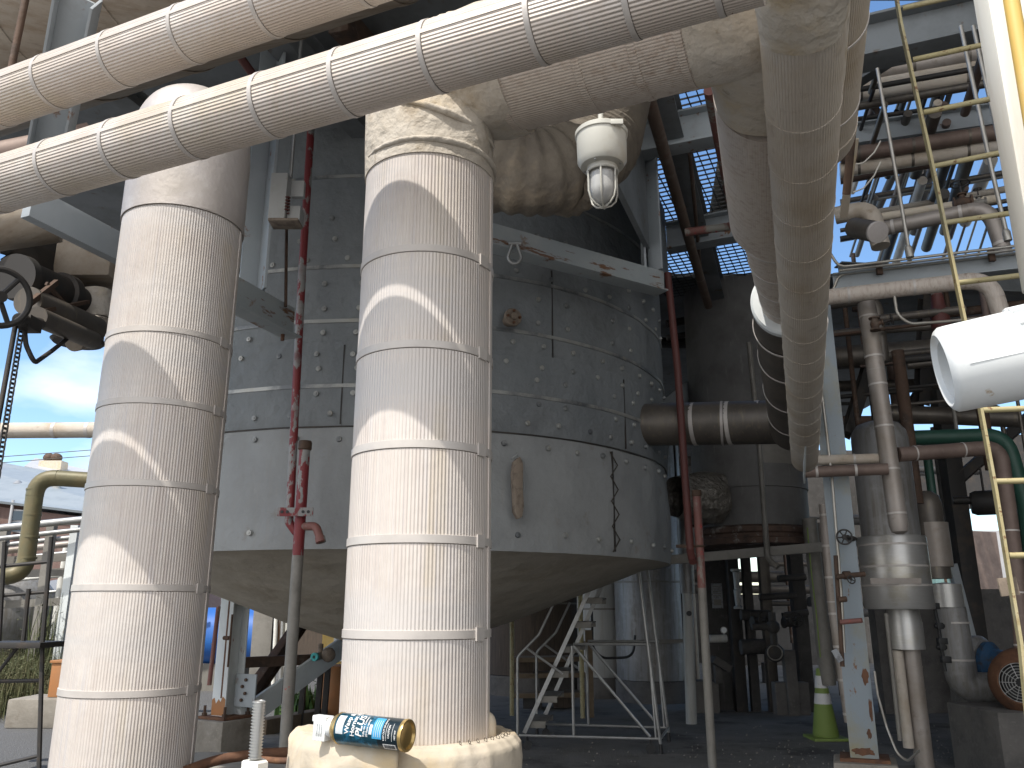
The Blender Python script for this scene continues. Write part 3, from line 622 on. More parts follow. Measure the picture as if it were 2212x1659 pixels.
# ================================================================== overhead: receding pipes, duct, deck, brackets
a0 = P(1733, 60, 1.62); a1 = P(1735, 400, 2.42); a2 = P(1738, 992, 6.4)
dA = (a2 - a1).normalized(); a0 = a1 - dA * .80; aS = a1 - dA * 1.6
rt = root('insulated_pipe', 'long ribbed pipe straight overhead, receding to a rounded end by the white strip', 'pipe', a1)
b = MB(); b.sweep([a0, a2], .1, 72, True); part(b, 'jacket', M['alum_dirty'], rt)
b = MB(); b.lathe(a2, [(.1, -.004), (.098, .03), (.085, .07), (.05, .1), (0, .11)], 32, dA); part(b, 'end_cap', M['alum_dark'], rt)
e = MB(); k = a0 + dA * .02; q = smooth_path([k, k - dA * .18, k - dA * .42 + Z * .30 + Vector((.1, 0, 0))], .3, 12); e.sweep(q, .104, 48, True, bump=.01, bs=14, seed=9); part(e, 'elbow', M['mastic'], rt, sharp=80)
for s_ in [.35, .62, .9, 1.18, 1.46, 1.75, 2.05, 2.35, 2.65, 2.95, 3.25, 3.55, 3.85, 4.15, 4.4]: strap_ring(a0 + dA * s_, dA, .1, rt, M['alum_dirty'], .012, .0018)
q0, q1 = P(1741, 880, 5.0), P(1737, 1036, 6.35); beam('mounting_strip', 'narrow peeling white strip hanging along the far end of the long overhead pipe', q0, q1, .012, .07, M['paint_white'], cat='strip')
b1 = P(1765, 330, 3.05); b0 = b1 - W * 1.9
rt = pipe('insulated_pipe', 'shorter fat ribbed pipe overhead, tucked behind the right side of the long receding pipe', 'pipe', [b0, b1, b1 + Vector((.02, .15, 1.2))], .14, M['alum_dirty'], straps=.45, bend=.26, elbow=M['alum_dirty'], n=48)
rt['label'] = 'shorter fat ribbed pipe overhead, tucked behind the right side of the long receding pipe'
q = P(1868, -20, 3.2); line('steel_angle', 'thin dark rusty upright just right of the overhead pipes', 'upright', [P(1870, -20, 3.6), P(1828, 420, 4.2)], .022, M['rust_dark'])
beam('cover_strip', 'tan painted strip hanging just right of the fat overhead pipe', P(1846, 300, 4.3), P(1822, 470, 4.9), .05, .012, M['tarp'], cat='strip')

DZ = 6.0
b = MB(); b.prism([(-5.4, 3.9, DZ), (.72, 3.9, DZ), (1.95, 10.85, DZ), (8.2, 10.85, DZ), (8.2, 25, DZ), (-5.4, 25, DZ)], Z, .06); solo(b, 'deck_plate', M['paint_deck'], 'dark steel deck plate overhead, carried on beams above the vessel', 'deck')
el_b = math.atan2(*(lambda r: (r.z, r.dot(N)))(ray(745, 52)))
rd = .62; nd = 2.75; zd = CAM_H + (nd * math.sin(el_b) + rd) / math.cos(el_b)
rt = root('insulated_duct', 'large streaked beige duct overhead in the top left corner, above the slim pipes', 'duct', N * nd + Z * zd)
dc = N * nd + Z * zd; b = MB(); b.sweep([dc + U * 5.5, dc + U * .25], rd, 96, True, bump=.006, bs=6); part(b, 'jacket', M['duct'], rt)
b = MB(); b.lathe(dc + U * .25, [(rd, 0), (rd * .97, .1), (rd * .8, .22), (rd * .45, .3), (0, .33)], 48, -U); part(b, 'dished_end', M['duct'], rt)
for k in range(6): strap_ring(dc + U * (.6 + .7 * k), U, rd + .004, rt, M['duct'], .05, .004)
line('hanger_rod', 'dark rusty hanger rod at the top left, in front of the beige duct', 'rod', [P(57, -10, 2.5), P(22, 160, 2.5)], .012, M['rust_dark'])
g = 'steel deck beams'
for i, (dx, lab) in enumerate([(-1.9, 'deck beam over the left of the vessel, running away from the viewer'), (.95, 'deck beam beside the grating, running away from the viewer behind the lamp')]):
    p = Vector((dx, 5.2, DZ - .16)); beam('deck_beam', lab, p, p + W * 12, .2, .32, M['paint_deck'], g, 'i')
for i, (x0, y0, x1, y1, lab) in enumerate([(1310, 318, 1580, 262, 'pale blue cross beam nearest the viewer under the grating panels'), (1440, 515, 1640, 478, 'pale blue cross beam under the middle of the grating, by the brown pipe elbow')]):
    p, q = hz(x0, y0, 5.75), hz(x1, y1, 5.75); beam('cross_beam', lab, p, q, .2, .34, M['paint_blue'], 'cross beams under the grating', 'i')
beam('web_plate', 'tall grey steel web hanging from the deck behind the caged lamp', P(1310, 250, 5.4), P(1436, 540, 8.3), .05, .9, M['paint_deck'], cat='plate')
b = MB(); b.prism([(-3, 1.3, 12), (-1, 1.3, 12), (-1, -5, 12), (9, -5, 12), (9, 12.5, 12), (-3, 12.5, 12)], Z, .08); solo(b, 'deck_plate', M['paint_deck'], 'unseen plate added high above the frame to shade the pipe racks', 'deck')  # added plate out of view, keeps sun and sky off the interior
# grating
def grating(label, c, X, Y, lx, ly, sx, sy, m):
    X = Vector(X).normalized(); Y = Vector(Y); Y = (Y - X * X.dot(Y)).normalized(); b = MB(); k = -lx / 2
    while k <= lx / 2: b.box(c + X * k, (.005, ly, .03), X, Y); k += sx
    k = -ly / 2
    while k <= ly / 2: b.box(c + Y * k + Z * .004, (lx, .006, .018), X, Y); k += sy
    return solo(b, 'grating_panel', m, label, 'grating', 'floor gratings overhead')
gx = -U; c = hz(1490, 232, 6.0); grating('steel floor grating nearest the big pipe run, open to the sky', c, gx, W, 1.3, 1.5, .095, .10, M['dark'])
c = hz(1512, 400, 6.0); grating('steel floor grating between the two pale cross beams', c, gx, W, 1.3, 2.2, .095, .10, M['dark'])
c = hz(1565, 570, 6.0); grating('steel floor grating farthest away, just above the white collar', c, gx, W, 2.0, 1.9, .1, .11, M['dark'])
pipe('brown_pipe', 'long mottled brown pipe under the deck beside the grating panels', 'pipe', [hz(1398, 200, 5.5), hz(1512, 600, 5.5), hz(1530, 660, 5.5)], .055, M['brown_pipe'], at=[(hz(1470, 452, 5.5), W)], smat=M['brown_pipe'], wd=.08)
pipe('brown_pipe', 'rust red pipe with an elbow hanging in front of the gratings', 'pipe', [hz(1532, 195, 5.2), hz(1588, 488, 5.2), hz(1480, 502, 5.2)], .042, M['red_worn'], bend=.1)
line('brown_pipe', 'thin brown pipe rising across the far grating', 'pipe', [hz(1490, 330, 5.6), hz(1515, 600, 5.6)], .02, M['brown_pipe'])
b = MB(); c = hz(1550, 420, 6.3); b.sweep([c - Vector((.0, .7, 0)), c + Vector((.25, .9, 0))], .17, 24, True); solo(b, 'drum', M['cloth_dark'], 'grimy drum lying on the grating, seen from below beside the big elbow', 'drum')

# pale blue grey support brackets either side
rt = root('support_bracket', 'pale blue bracket frame with a rusty cross beam, under the caged lamp', 'bracket', P(1430, 605, 6.95))
p0, p1b = P(1030, 495, 5.95), P(1432, 606, 7.0); p1b.z = p0.z; d = (p1b - p0).normalized()
b = MB(); b.bar(p0, p1b, .03, .17); b.bar(p0 + Vector((0, .07, -.092)), p1b + Vector((0, .07, -.092)), .17, .014); part(b, 'cross_beam', M['paint_rusty'], rt, bev=.003)
b = MB(); q = p1b + Vector((-.06, 0, 0)); b.bar(q + Z * .09, Vector((q.x, q.y, DZ)), .17, .02, d); b.bar(q + Z * .09 + Vector((-.09, .09, 0)), Vector((q.x - .09, q.y + .09, DZ)), .17, .02, Vector((1, 0, 0))); part(b, 'post', M['paint_blue'], rt, bev=.003)
q = P(1112, 540, 6.05); h = root('lifting_shackle', 'grey steel lifting shackle hanging from the rusty cross beam', 'shackle', q - Z * .1)
b = MB(); pts = [q + Vector((-.016, 0, .06))] + [q + Vector((-.052 * math.cos(a), 0, -.055 - .062 * math.sin(a))) for a in [math.pi * i / 10 for i in range(11)]] + [q + Vector((.016, 0, .06))]; b.sweep(pts, .013, 12); part(b, 'bow', M['galv'], h)
b = MB(); b.cyl(q + Vector((-.05, 0, .055)), q + Vector((.05, 0, .055)), .016, n=12); part(b, 'pin', M['galv'], h)
rt = root('support_bracket', 'pale blue bracket frame with post and short arm, beside the left riser pipe', 'bracket', P(575, 665, 5.7))
p0, p1b = P(470, 608, 5.15), P(632, 693, 5.95); p1b.z = p0.z
b = MB(); b.bar(p0, p1b, .03, .21); b.bar(p0 + Vector((0, .06, -.112)), p1b + Vector((0, .06, -.112)), .15, .014); part(b, 'arm', M['paint_rusty'], rt, bev=.003)
q = P(562, 640, 5.65); q.z = p0.z; b = MB(); b.bar(q + Z * .11, Vector((q.x, q.y, DZ)), .27, .02, Vector((.85, .5, 0))); b.bar(q + Z * .11 + Vector((-.10, .06, 0)), Vector((q.x - .1, q.y + .06, DZ)), .02, .16, Vector((.85, .5, 0))); part(b, 'post', M['paint_blue'], rt, bev=.003)
q = P(611, 722, 5.9); b = MB(); b.cyl(q - Z * .05, q + Z * .05, .014, n=10); b.cyl(q + Z * .012, q + Z * .03, .03, n=6); part(b, 'rod_end', M['rust'], rt)
qh = P(618, 432, 5.5); rt = root('spring_hanger', 'pale box shaped spring hanger with rods, left of the long red pipe', 'hanger', qh)
b = MB(); hgt = .36; b.box(qh + Vector((-.04, -.02, 0)), (.12, .11, hgt)); b.box(qh + Vector((.07, .03, -hgt * .33)), (.095, .12, hgt * .32)); b.box(qh + Vector((.07, .05, hgt * .3)), (.095, .05, hgt * .36)); part(b, 'housing', M['galv_dusty'], rt, bev=.004)
b = MB(); b.box(qh + Vector((.01, .0, -hgt / 2 - .010)), (.215, .15, .02)); part(b, 'end_plate', M['lug'], rt, bev=.003)
b = MB(); b.cyl(P(619, 486, 5.9), P(617, 662, 5.75), .012, n=10); part(b, 'lower_rod', M['rust_dark'], rt)
b = MB(); b.cyl(qh + Z * hgt / 2 + Vector((.02, 0, 0)), Vector((qh.x + .02, qh.y, DZ)), .014, n=10); part(b, 'upper_rod', M['galv'], rt)
pr = [qh + Vector((.02 + .022 * math.cos(a * .9), .0 - .05 + .022 * math.sin(a * .9), -.13 + .0035 * a)) for a in range(0, 40)]; b = MB(); b.sweep(pr, .006, 6); part(b, 'spring', M['red_dark'], rt)

# caged lamp under the pipe run
ql = P(1300, 330, 2.98); s1 = mpx(1, ql)
rt = root('caged_lamp', 'cream drum shaped light with a wire caged glass globe, hanging below the pipe run', 'lamp', ql - Z * .2)
b = MB(); b.lathe(ql, [(0, 58 * s1), (20 * s1, 58 * s1), (44 * s1, 53 * s1), (54 * s1, 50 * s1), (57 * s1, 47 * s1), (57 * s1, 38 * s1), (54 * s1, 36 * s1), (53 * s1, -22 * s1), (46 * s1, -34 * s1), (33 * s1, -37 * s1), (32 * s1, -46 * s1), (0, -46 * s1)], 48); part(b, 'housing', M['cream'], rt)
b = MB(); b.lathe(ql, [(0, -44 * s1), (27 * s1, -46 * s1), (28 * s1, -88 * s1), (23 * s1, -108 * s1), (12 * s1, -119 * s1), (0, -122 * s1)], 32); part(b, 'globe', M['globe'], rt)
b = MB()
for k in range(6):
    a = k * math.pi / 3 + .3; d = Vector((math.cos(a), math.sin(a), 0)); b.sweep([ql + d * r * s1 + Z * h * s1 for r, h in ((33, -46), (33, -95), (29, -112), (18, -124), (0, -131))], 2.1 * s1, 8)
b.torus(ql - Z * 48 * s1, Z, 32.5 * s1, 3 * s1, 36, 8); part(b, 'wire_guard', M['cream'], rt)
b = MB(); b.cyl(ql + Z * 57 * s1, ql + Z * (57 + 80) * s1, 6 * s1, n=12); part(b, 'stem', M['cream'], rt)
b = MB(); f = Vector((.1, -.99, 0)); b.box(ql + f * 53 * s1 + Vector((22 * s1, 0, 41 * s1)), (26 * s1, 9 * s1, 12 * s1)); part(b, 'latch', M['cream'], rt, bev=.002)
b = MB()
for k in range(4): a = k * math.pi / 2 + 1.1; b.cyl(ql + Vector((math.cos(a), math.sin(a), 0)) * 41 * s1 - Z * 34.2 * s1, ql + Vector((math.cos(a), math.sin(a), 0)) * 41 * s1 - Z * 37.5 * s1, 2.6 * s1, n=8)
part(b, 'screws', M['galv'], rt)
# big cloth elbow behind the lamp
qq = [P(1345, 130, 4.9), P(1290, 330, 4.6), P(1130, 395, 4.3), P(960, 300, 4.5)]
rt = root('cloth_wrapped_elbow', 'grimy cloth wrapped pipe bend with gathered hem, behind the riser and the caged lamp', 'pipe', qq[1])
pth = smooth_path(qq, .5, 16); b = MB(); L = []
for i in range(len(pth) - 1): L += [pth[i], (pth[i] + pth[i + 1]) / 2]
b.sweep(L, [.25 + .010 * math.sin(i * 1.3) for i in range(len(L))], 72, True, bump=.022, bs=5); part(b, 'cloth_jacket', M['cloth_dark'], rt, sharp=80)
i = int(len(L) * .52); d = (L[i + 1] - L[i - 1]).normalized(); b = MB(); b.lathe(L[i], [(.27, -.09), (.285, -.05), (.30, 0), (.28, .03), (.24, .05)], 64, d, bump=.035, bs=16); part(b, 'gathered_hem', M['cloth_dark'], rt, sharp=80)

# ================================================================== red sprinkler pipes in front of the vessel
pipe('red_pipe', 'tall thin peeling red pipe in front of the vessel, beside the spring hanger', 'pipe', [P(674, 240, 6.5), P(652, 600, 6.5), P(627, 1090, 6.45), P(624, 1128, 6.45), P(640, 1150, 6.45)], mpx(8.5, P(650, 700, 6.5)), M['red'], bend=.06)
sb = P(615, 1626, 6.4); st = Vector((sb.x, sb.y, P(658, 965, 6.4).z))
rt = root('standpipe', 'thick standpipe, red and peeling above and grey below, with a threaded cap', 'pipe', sb); r1 = mpx(13, sb)
zsp = P(640, 1200, 6.4).z
b = MB(); b.sweep([sb, (sb.x, sb.y, zsp)], r1, 24); part(b, 'lower_pipe', M['pipe_grey'], rt); b = MB(); b.sweep([(st.x, st.y, zsp), st], r1 * .98, 24); part(b, 'upper_pipe', M['red'], rt)
b = MB(); b.lathe(st - Z * .03, [(r1, 0), (r1 * 1.22, .01), (r1 * 1.22, .06), (r1 * 1.1, .075), (0, .075)], 24); part(b, 'threaded_cap', M['rust_dark'], rt)
c = P(641, 1107, 6.35); b = MB(); b.box(c + Vector((0, -.04, 0)), (.27, .012, .066)); part(b, 'bracket_plate', M['red'], rt, bev=.003)
b = MB()
for dx in (-.1, -.06, .06, .1): b.cyl(c + Vector((dx, -.052, .0)), c + Vector((dx, -.044, 0)), .012, n=10)
part(b, 'bolt_heads', M['black'], rt); b = MB(); b.torus(c + Vector((.03, .05, .0)), Z, r1 * 1.2, .012, 24, 8); part(b, 'pipe_clamp', M['red'], rt)
c = P(668, 1142, 6.36); b = MB(); b.sweep(smooth_path([c + Vector((-.07, .04, .02)), c + Vector((.05, -.0, .02)), c + Vector((.10, -.03, -.085))], .06), .032, 16); b.lathe(c + Vector((.097, -.03, -.085)), [(.02, -.02), (.039, -.02), (.039, .02), (.02, .025)], 16, Vector((.3, -.2, -1))); part(b, 'spout_elbow', M['red_worn'], rt)
pipe('red_pipe', 'thin dull red pipe hanging from the deck, right of the vessel', 'pipe', [P(1442, 590, 7.9), P(1464, 800, 7.9), P(1491, 1190, 7.9), P(1497, 1214, 7.8)], mpx(8, P(1470, 900, 7.9)), M['red_dark'], bend=.08)
sb = P(1541, 1690, 7.9); sb.z = 0.0; st = Vector((sb.x, sb.y, P(1505, 1066, 7.9).z)); r1 = mpx(9.6, sb)
rt = root('standpipe', 'slender standpipe, worn red above and grey below, right of the rolling stairs', 'pipe', sb); zsp = P(1515, 1270, 7.9).z
b = MB(); b.sweep([sb, (sb.x, sb.y, zsp)], r1, 20); part(b, 'lower_pipe', M['pipe_grey'], rt); b = MB(); b.sweep([(st.x, st.y, zsp), st], r1, 20); part(b, 'upper_pipe', M['red_worn'], rt)
b = MB(); b.lathe(st - Z * .03, [(r1, 0), (r1 * 1.22, .01), (r1 * 1.22, .05), (r1 * 1.1, .06), (0, .06)], 20); part(b, 'threaded_cap', M['rust_dark'], rt)
b = MB(); q = P(1513, 1180, 7.9); b.torus(Vector((st.x, st.y, q.z)), Z, r1 * 1.15, .011, 24, 8); b.box(Vector((st.x - .12, st.y, q.z)), (.2, .02, .03)); part(b, 'pipe_clamp', M['rust_dark'], rt)
q0 = P(310, 1627, 6.6); q1 = P(1040, 1627, 6.6); b = MB(); b.box(((q0.x + q1.x) / 2, 6.2, q0.z / 2), (q1.x - q0.x, .9, q0.z)); solo(b, 'concrete_plinth', M['concrete'], 'low stained concrete plinth carrying the thick red and grey standpipe', 'plinth', bev=.012)

# ================================================================== rolling stairs under the cone
Fn, Bn, Ff, Bf = [hz(x, y, .0) for x, y in ((1118, 1620), (1428, 1629), (1160, 1592), (1445, 1602))]
def bl(s_, w_, z, lean=0): q = (Fn * (1 - s_) + Bn * s_) * (1 - w_) + (Ff * (1 - s_) + Bf * s_) * w_; return Vector((q.x, q.y, z)) + (Fn - Bn).normalized() * lean
rt = root('rolling_stairs', 'grey tubular rolling stairs standing below the right side of the vessel cone', 'stairs', bl(.5, .5, 0))
g1 = M['galv']
for w_ in (0, 1):
    b = MB(); b.sweep(smooth_path([bl(0, w_, .10), bl(0, w_, .98), bl(.16, w_, 1.22), bl(.275, w_, 1.58)], .12), .016, 10); part(b, 'handrail', g1, rt)
    b = MB(); b.cyl(bl(.06, w_, 1.08), bl(.33, w_, .80), .014, n=8); part(b, 'rail_brace', g1, rt)
    b = MB(); b.bar(bl(.03 + .02 * w_, .12 + w_ * .76, .16), bl(.55, .12 + w_ * .76, 1.80), .02, .045); part(b, 'stringer', g1, rt)
    b = MB(); b.cyl(bl(.01, w_, .15), bl(.99, w_, .15), .015, n=8); part(b, 'base_rail', g1, rt)
    b = MB(); b.cyl(bl(.4, w_, .16), bl(.4, w_, 1.10), .016, n=8); part(b, 'post', g1, rt)
    b = MB(); b.cyl(bl(.41, w_, 1.10), bl(.93, w_, .17), .016, n=8); part(b, 'diagonal_brace', g1, rt)
    b = MB(); b.cyl(bl(.41, w_, 1.12), bl(.96, w_, 1.12), .014, n=8); part(b, 'tie_bar', g1, rt)
    b = MB(); b.cyl(bl(1, w_, .08), bl(1, w_, 2.6, .22), .018, n=8); part(b, 'post', g1, rt)
    b = MB(); b.cyl(bl(.97, w_, .15), bl(.98, w_, 1.12, .05), .014, n=8); part(b, 'post', g1, rt)
    for s_ in (0, 1): b = MB(); b.cyl(bl(s_, w_, 0), bl(s_, w_, .1), .024, .02, 10); part(b, 'rubber_foot', M['black'], rt)
    for s_ in (.07, .93): b = MB(); q = bl(s_, w_, .05); b.cyl(q - Vector((0, .014, 0)), q + Vector((0, .014, 0)), .05, n=16); b.bar(q, q + Z * .1, .02, .02); part(b, 'caster', M['black'], rt)
b = MB(); b.cyl(bl(1, 0, .15), bl(1, 1, .15), .015, n=8); part(b, 'base_rail', g1, rt)
for k in range(6):
    z = .27 * (k + 1); s_ = .03 + .086 * k; b = MB(); c = bl(s_ + .07, .5, z); X = (Bn - Fn).normalized(); Y = (Ff - Fn); Y = (Y - X * X.dot(Y)).normalized()
    b.box(c, (.21, .66, .018), X, Y); b.box(c - X * .1 - Z * .032, (.012, .66, .046), X, Y); b.box(c + Y * .335 - Z * .03, (.2, .012, .06), X, Y); b.box(c - Y * .335 - Z * .03, (.2, .012, .06), X, Y); part(b, 'step', M['pipe_grey'], rt, bev=.002)

# ================================================================== left: machinery under the slim pipes, chain, far yard
beam('angle_beam', 'chalky grey steel beam with rust spots, left of the left riser under the slim pipes', P(60, 436, 3.6), P(330, 575, 4.3), .06, .16, M['paint_blue'])
b = MB(); b.sweep([P(-260, 520, 3.9), P(118, 468, 4.1)], .14, 32, True, bump=.006, bs=8); solo(b, 'beige_duct', M['duct'], 'beige wrapped duct at the left edge, just below the lower slim pipe', 'duct')
b = MB(); b.sweep([P(-80, 360, 4.0), P(75, 328, 4.0), P(200, 300, 4.1)], .09, 24, True); solo(b, 'beige_duct', M['alum_brown'], 'smooth dull pipe glimpsed between the two slim pipes at the left', 'pipe')
b = MB(); q0 = P(95, 470, 4.0); b.ibeam(P(170, -10, 3.0), P(104, 330, 3.6), .12, .16, .012, Vector((1, 0, 0))); solo(b, 'steel_post', M['paint_blue'], 'pale blue steel section passing behind the two slim pipes at the upper left', 'post', bev=.002)
beam('brace', 'dark grey diagonal deck brace between the two slim pipes', P(250, 190, 4.6), P(420, 320, 5.6), .14, .12, M['paint_deck'], kind='i')
line('red_pipe', 'faint red pipe under the deck, between the two slim pipes', 'pipe', [P(495, 90, 5.6), P(560, 180, 5.8)], .035, M['red_dark'])
beam('rusty_beam', 'rust streaked brown deck beam between the slim pipes near the top', P(730, 40, 5.2), P(830, 150, 6.0), .16, .2, M['rust_dark'])
ma = P(95, 640, 4.2)
rt = root('motorised_valve', 'grimy dark motorised valve with a large handwheel, at the left edge above the chain', 'valve', ma)
b = MB(); ax = (P(215, 672, 4.7) - P(10, 590, 3.9)).normalized(); b.lathe(P(30, 596, 4.0), [(0, 0), (.12, 0), (.125, .05), (.105, .06), (.105, .35), (.125, .36), (.125, .42), (.09, .43), (.085, .72), (.11, .73), (.11, .78), (0, .78)], 32, ax); part(b, 'gear_housing', M['dark'], rt)
b = MB(); b.cyl(P(60, 650, 3.9), P(205, 712, 4.5), .075, n=24); b.cyl(P(80, 684, 3.8), P(200, 735, 4.4), .05, n=20); part(b, 'motor', M['alum_dark'], rt)
hw = handwheel(P(-2, 642, 3.4), (EYE - P(-2, 642, 3.4)).normalized() + Vector((.5, 0, .1)), .125, .014, M['dark'], rt, 3)
b = MB(); b.box(P(62, 700, 3.6), (.07, .1, .06)); b.cyl(P(40, 690, 3.5), P(85, 700, 3.7), .03, n=16); part(b, 'chain_guide', M['dark'], rt, bev=.004)
b = MB(); b.bar(P(64, 655, 3.8), P(122, 610, 4.1), .02, .03); b.bar(P(100, 612, 4.0), P(178, 700, 4.3), .014, .02); b.bar(P(70, 676, 3.8), P(190, 652, 4.4), .02, .02); part(b, 'linkage', M['rust_dark'], rt)
b = MB(); b.lathe(P(168, 742, 4.5), [(0, 0), (.13, 0), (.145, .015), (.13, .03), (0, .035)], 36, Z); part(b, 'dish_plate', M['dark'], rt)
b = MB(); b.cyl(P(160, 740, 4.35), P(206, 730, 4.6), .05, n=20); part(b, 'cylinder_casing', M['duct'], rt)
b = MB(); b.cyl(P(208, 690, 4.6), P(208, 630, 4.6), .085, n=24); b.lathe(P(208, 690, 4.6), [(.085, 0), (.095, -.01), (.06, -.05), (0, -.06)], 24); part(b, 'bonnet', M['mastic'], rt)
b = MB(); b.box(P(205, 572, 4.7), (.34, .3, .26)); solo(b, 'beige_casing', M['duct'], 'beige box casing beside the motorised valve, left of the left riser', 'casing', bev=.02)
b = MB(); b.prism([P(-60, 528, 4.4), P(0, 548, 4.4), P(210, 612, 4.9), P(240, 560, 5.0), P(60, 505, 4.5)], Z, .03); b.prism([P(0, 560, 4.2), P(120, 640, 4.5), P(225, 700, 4.9), P(240, 600, 5.0), P(60, 520, 4.4)], Vector((0, 1, 0)), .3); solo(b, 'gear_guard', M['dark'], 'dark grimy guard plate behind the handwheel of the motorised valve', 'guard')
# chain
b = MB(); c0, c1 = P(48, 702, 3.6), P(-6, 1030, 3.55); n_ = 34
for i in range(n_):
    p = c0.lerp(c1, i / n_); q = c0.lerp(c1, (i + 1.25) / n_); d = (q - p); L = d.length; d.normalize(); X = Vector((1, 0, 0)) if i % 2 else Vector((.3, 1, 0)); X = (X - d * X.dot(d)).normalized(); r_ = .011
    pts = [p + X * r_ * math.cos(a) + d * (r_ * math.sin(a)) for a in [math.pi + math.pi * k / 6 for k in range(7)]] + [q + X * r_ * math.cos(a) + d * (r_ * math.sin(a)) for a in [math.pi * k / 6 for k in range(7)]]
    b.sweep(pts + [pts[0]], .0038, 6, False)
solo(b, 'hand_chain', M['dark'], 'dark hand chain hanging from the motorised valve against the sky', 'chain')
line('conduit', 'thin dark conduit dropping beside the chain at the left edge', 'conduit', [P(36, 690, 3.55), P(30, 720, 3.55), P(-8, 930, 3.5)], .011, M['dark'], .05)
line('cable', 'dark hose looping below the motorised valve, right of the chain', 'hose', [P(52, 700, 3.6), P(56, 745, 3.6), P(74, 785, 3.62), P(112, 758, 3.9), P(165, 716, 4.3)], .011, M['dark'], .12)
pipe('insulated_pipe', 'straight tan ribbed pipe crossing the sky left of the left riser', 'pipe', [P(-140, 931, 11.5), P(330, 928, 11.5)], mpx(17, P(0, 930, 11.5)), M['alum_dirty'], at=[(P(120, 929.5, 11.5), Vector((1, 0, 0))), (P(192, 929, 11.5), Vector((1, 0, 0)))], wd=.05)
pipe('olive_pipe', 'olive drab pipe with two elbows, left of the left riser', 'pipe', [P(330, 1046, 8.8), P(80, 1030, 8.6), P(52, 1246, 8.6), P(-120, 1243, 8.3)], mpx(17.5, P(80, 1100, 8.6)), M['olive'], at=[(P(76, 1058, 8.6), Z), (P(70, 1112, 8.6), Z), (P(66, 1160, 8.6), Z), (P(60, 1205, 8.6), Z)], smat=M['olive'], wd=.02, bend=.19, elbow=M['olive'])
# far building: pale roofs over brick walls
def gable(name, label, e0, e1, r0, r1, b0, b1, wallm, roofm, ground=0):
    rt = root(name, label, 'building', Vector((e0.x, e0.y, 0)))
    bmr = MB(); up = (r0 - e0).cross(e1 - e0).normalized(); bmr.prism([e0, e1, r1, r0], up if up.z > 0 else -up, .12); bmr.prism([r0 + Vector((0, .02, 0)), r1 + Vector((0, .02, 0)), b1, b0], Z, .12); part(bmr, 'roof', roofm, rt)
    w_ = MB(); ins = Vector((0, .4, -.15)); a, c, d, f = e0 + ins, e1 + ins, b1 - ins * Vector((0, 1, 0)).y * 0 + Vector((0, -.4, -.15)), b0 + Vector((0, -.4, -.15))
    ra, rb = r0 + Vector((.2, 0, -.2)), r1 + Vector((-.2, 0, -.2))
    g0 = [Vector((p.x, p.y, ground)) for p in (a, c, d, f)]
    w_.add([a, c, g0[1], g0[0]], [(0, 1, 2, 3)]); w_.add([c, rb, d, g0[2], g0[1]], [(0, 1, 2, 3, 4)]); w_.add([f, ra, a, g0[0], g0[3]], [(0, 1, 2, 3, 4)]); w_.add([d, f, g0[3], g0[2]], [(0, 1, 2, 3)]); part(w_, 'wall', wallm, rt)
    return rt
e0, e1 = P(-260, 1056, 42), P(420, 1138, 40); r0, r1 = P(-300, 945, 52), P(420, 1082, 50)
fb = gable('brick_building', 'long brick building with a pale metal roof, in the distance left of the left riser', e0, e1, r0, r1, e0 + Vector((0, 22, 0)), e1 + Vector((0, 22, 0)), M['brick'], M['roof'])
wv = (e1 - e0).normalized()
for px, py, w_, h_ in ((44, 1126, .95, 1.1), (-40, 1120, .95, 1.1)):
    q = P(px, py, 41.3); r_ = MB(); r_.bar(q - wv * w_ / 2, q + wv * w_ / 2, .08, h_); f_ = part(r_, 'window', M['roof_white'], fb); g_ = MB()
    g_.box(q + Vector((0, -.06, .27)), (w_ - .14, .04, h_ / 2 - .1)); g_.box(q + Vector((0, -.06, -.27)), (w_ - .14, .04, h_ / 2 - .1)); part(g_, 'pane', M['glass'], f_)
q = P(24, 1110, 41.2); b = MB(); b.cyl(Vector((q.x, q.y, 2.0)), Vector((q.x, q.y, P(27, 1080, 41.2).z)), .07, n=10); part(b, 'downspout', M['roof_white'], fb)
for px, py in ((37, 1058), (122, 1052)):
    q = P(px, py, 45); b = MB(); b.cyl(q - Z * .6, q + Z * .3, .22, n=14); b.cyl(q + Z * .3, q + Z * .5, .34, .1, n=14); part(b, 'roof_vent', M['galv'], fb)
e0, e1 = P(76, 1024, 60), P(520, 1092, 58); r0, r1 = P(76, 993, 66), P(520, 1060, 64)
wb = gable('white_gabled_building', 'white roofed building with two round roof vents, farthest behind the brick building', P(52, 1010, 60), P(330, 1066, 58), P(76, 992, 66), P(340, 1052, 64), P(110, 1006, 76), P(350, 1055, 74), M['roof_white'], M['roof_white'])
q = P(116, 1000, 62); b = MB(); b.box(q - Z * .25, (1.7, 1.0, .7)); part(b, 'vent_curb', M['tarp'], wb)
for px in (106, 122): q = P(px, 989, 62); b = MB(); b.ball(q, .42, 16, (1, 1, .85)); b.cyl(q - Z * .6, q, .3, n=14); part(b, 'roof_vent', M['rust_dark'], wb)
for k, (y0, y1) in enumerate(((984, 972), (997, 984))): line('overhead_wire', ('upper' if k == 0 else 'lower') + ' thin wire across the sky above the distant white roof', 'wire', [P(-40, y0 + 6, 38), P(330, y1 - 10, 38)], .018, M['wire'])
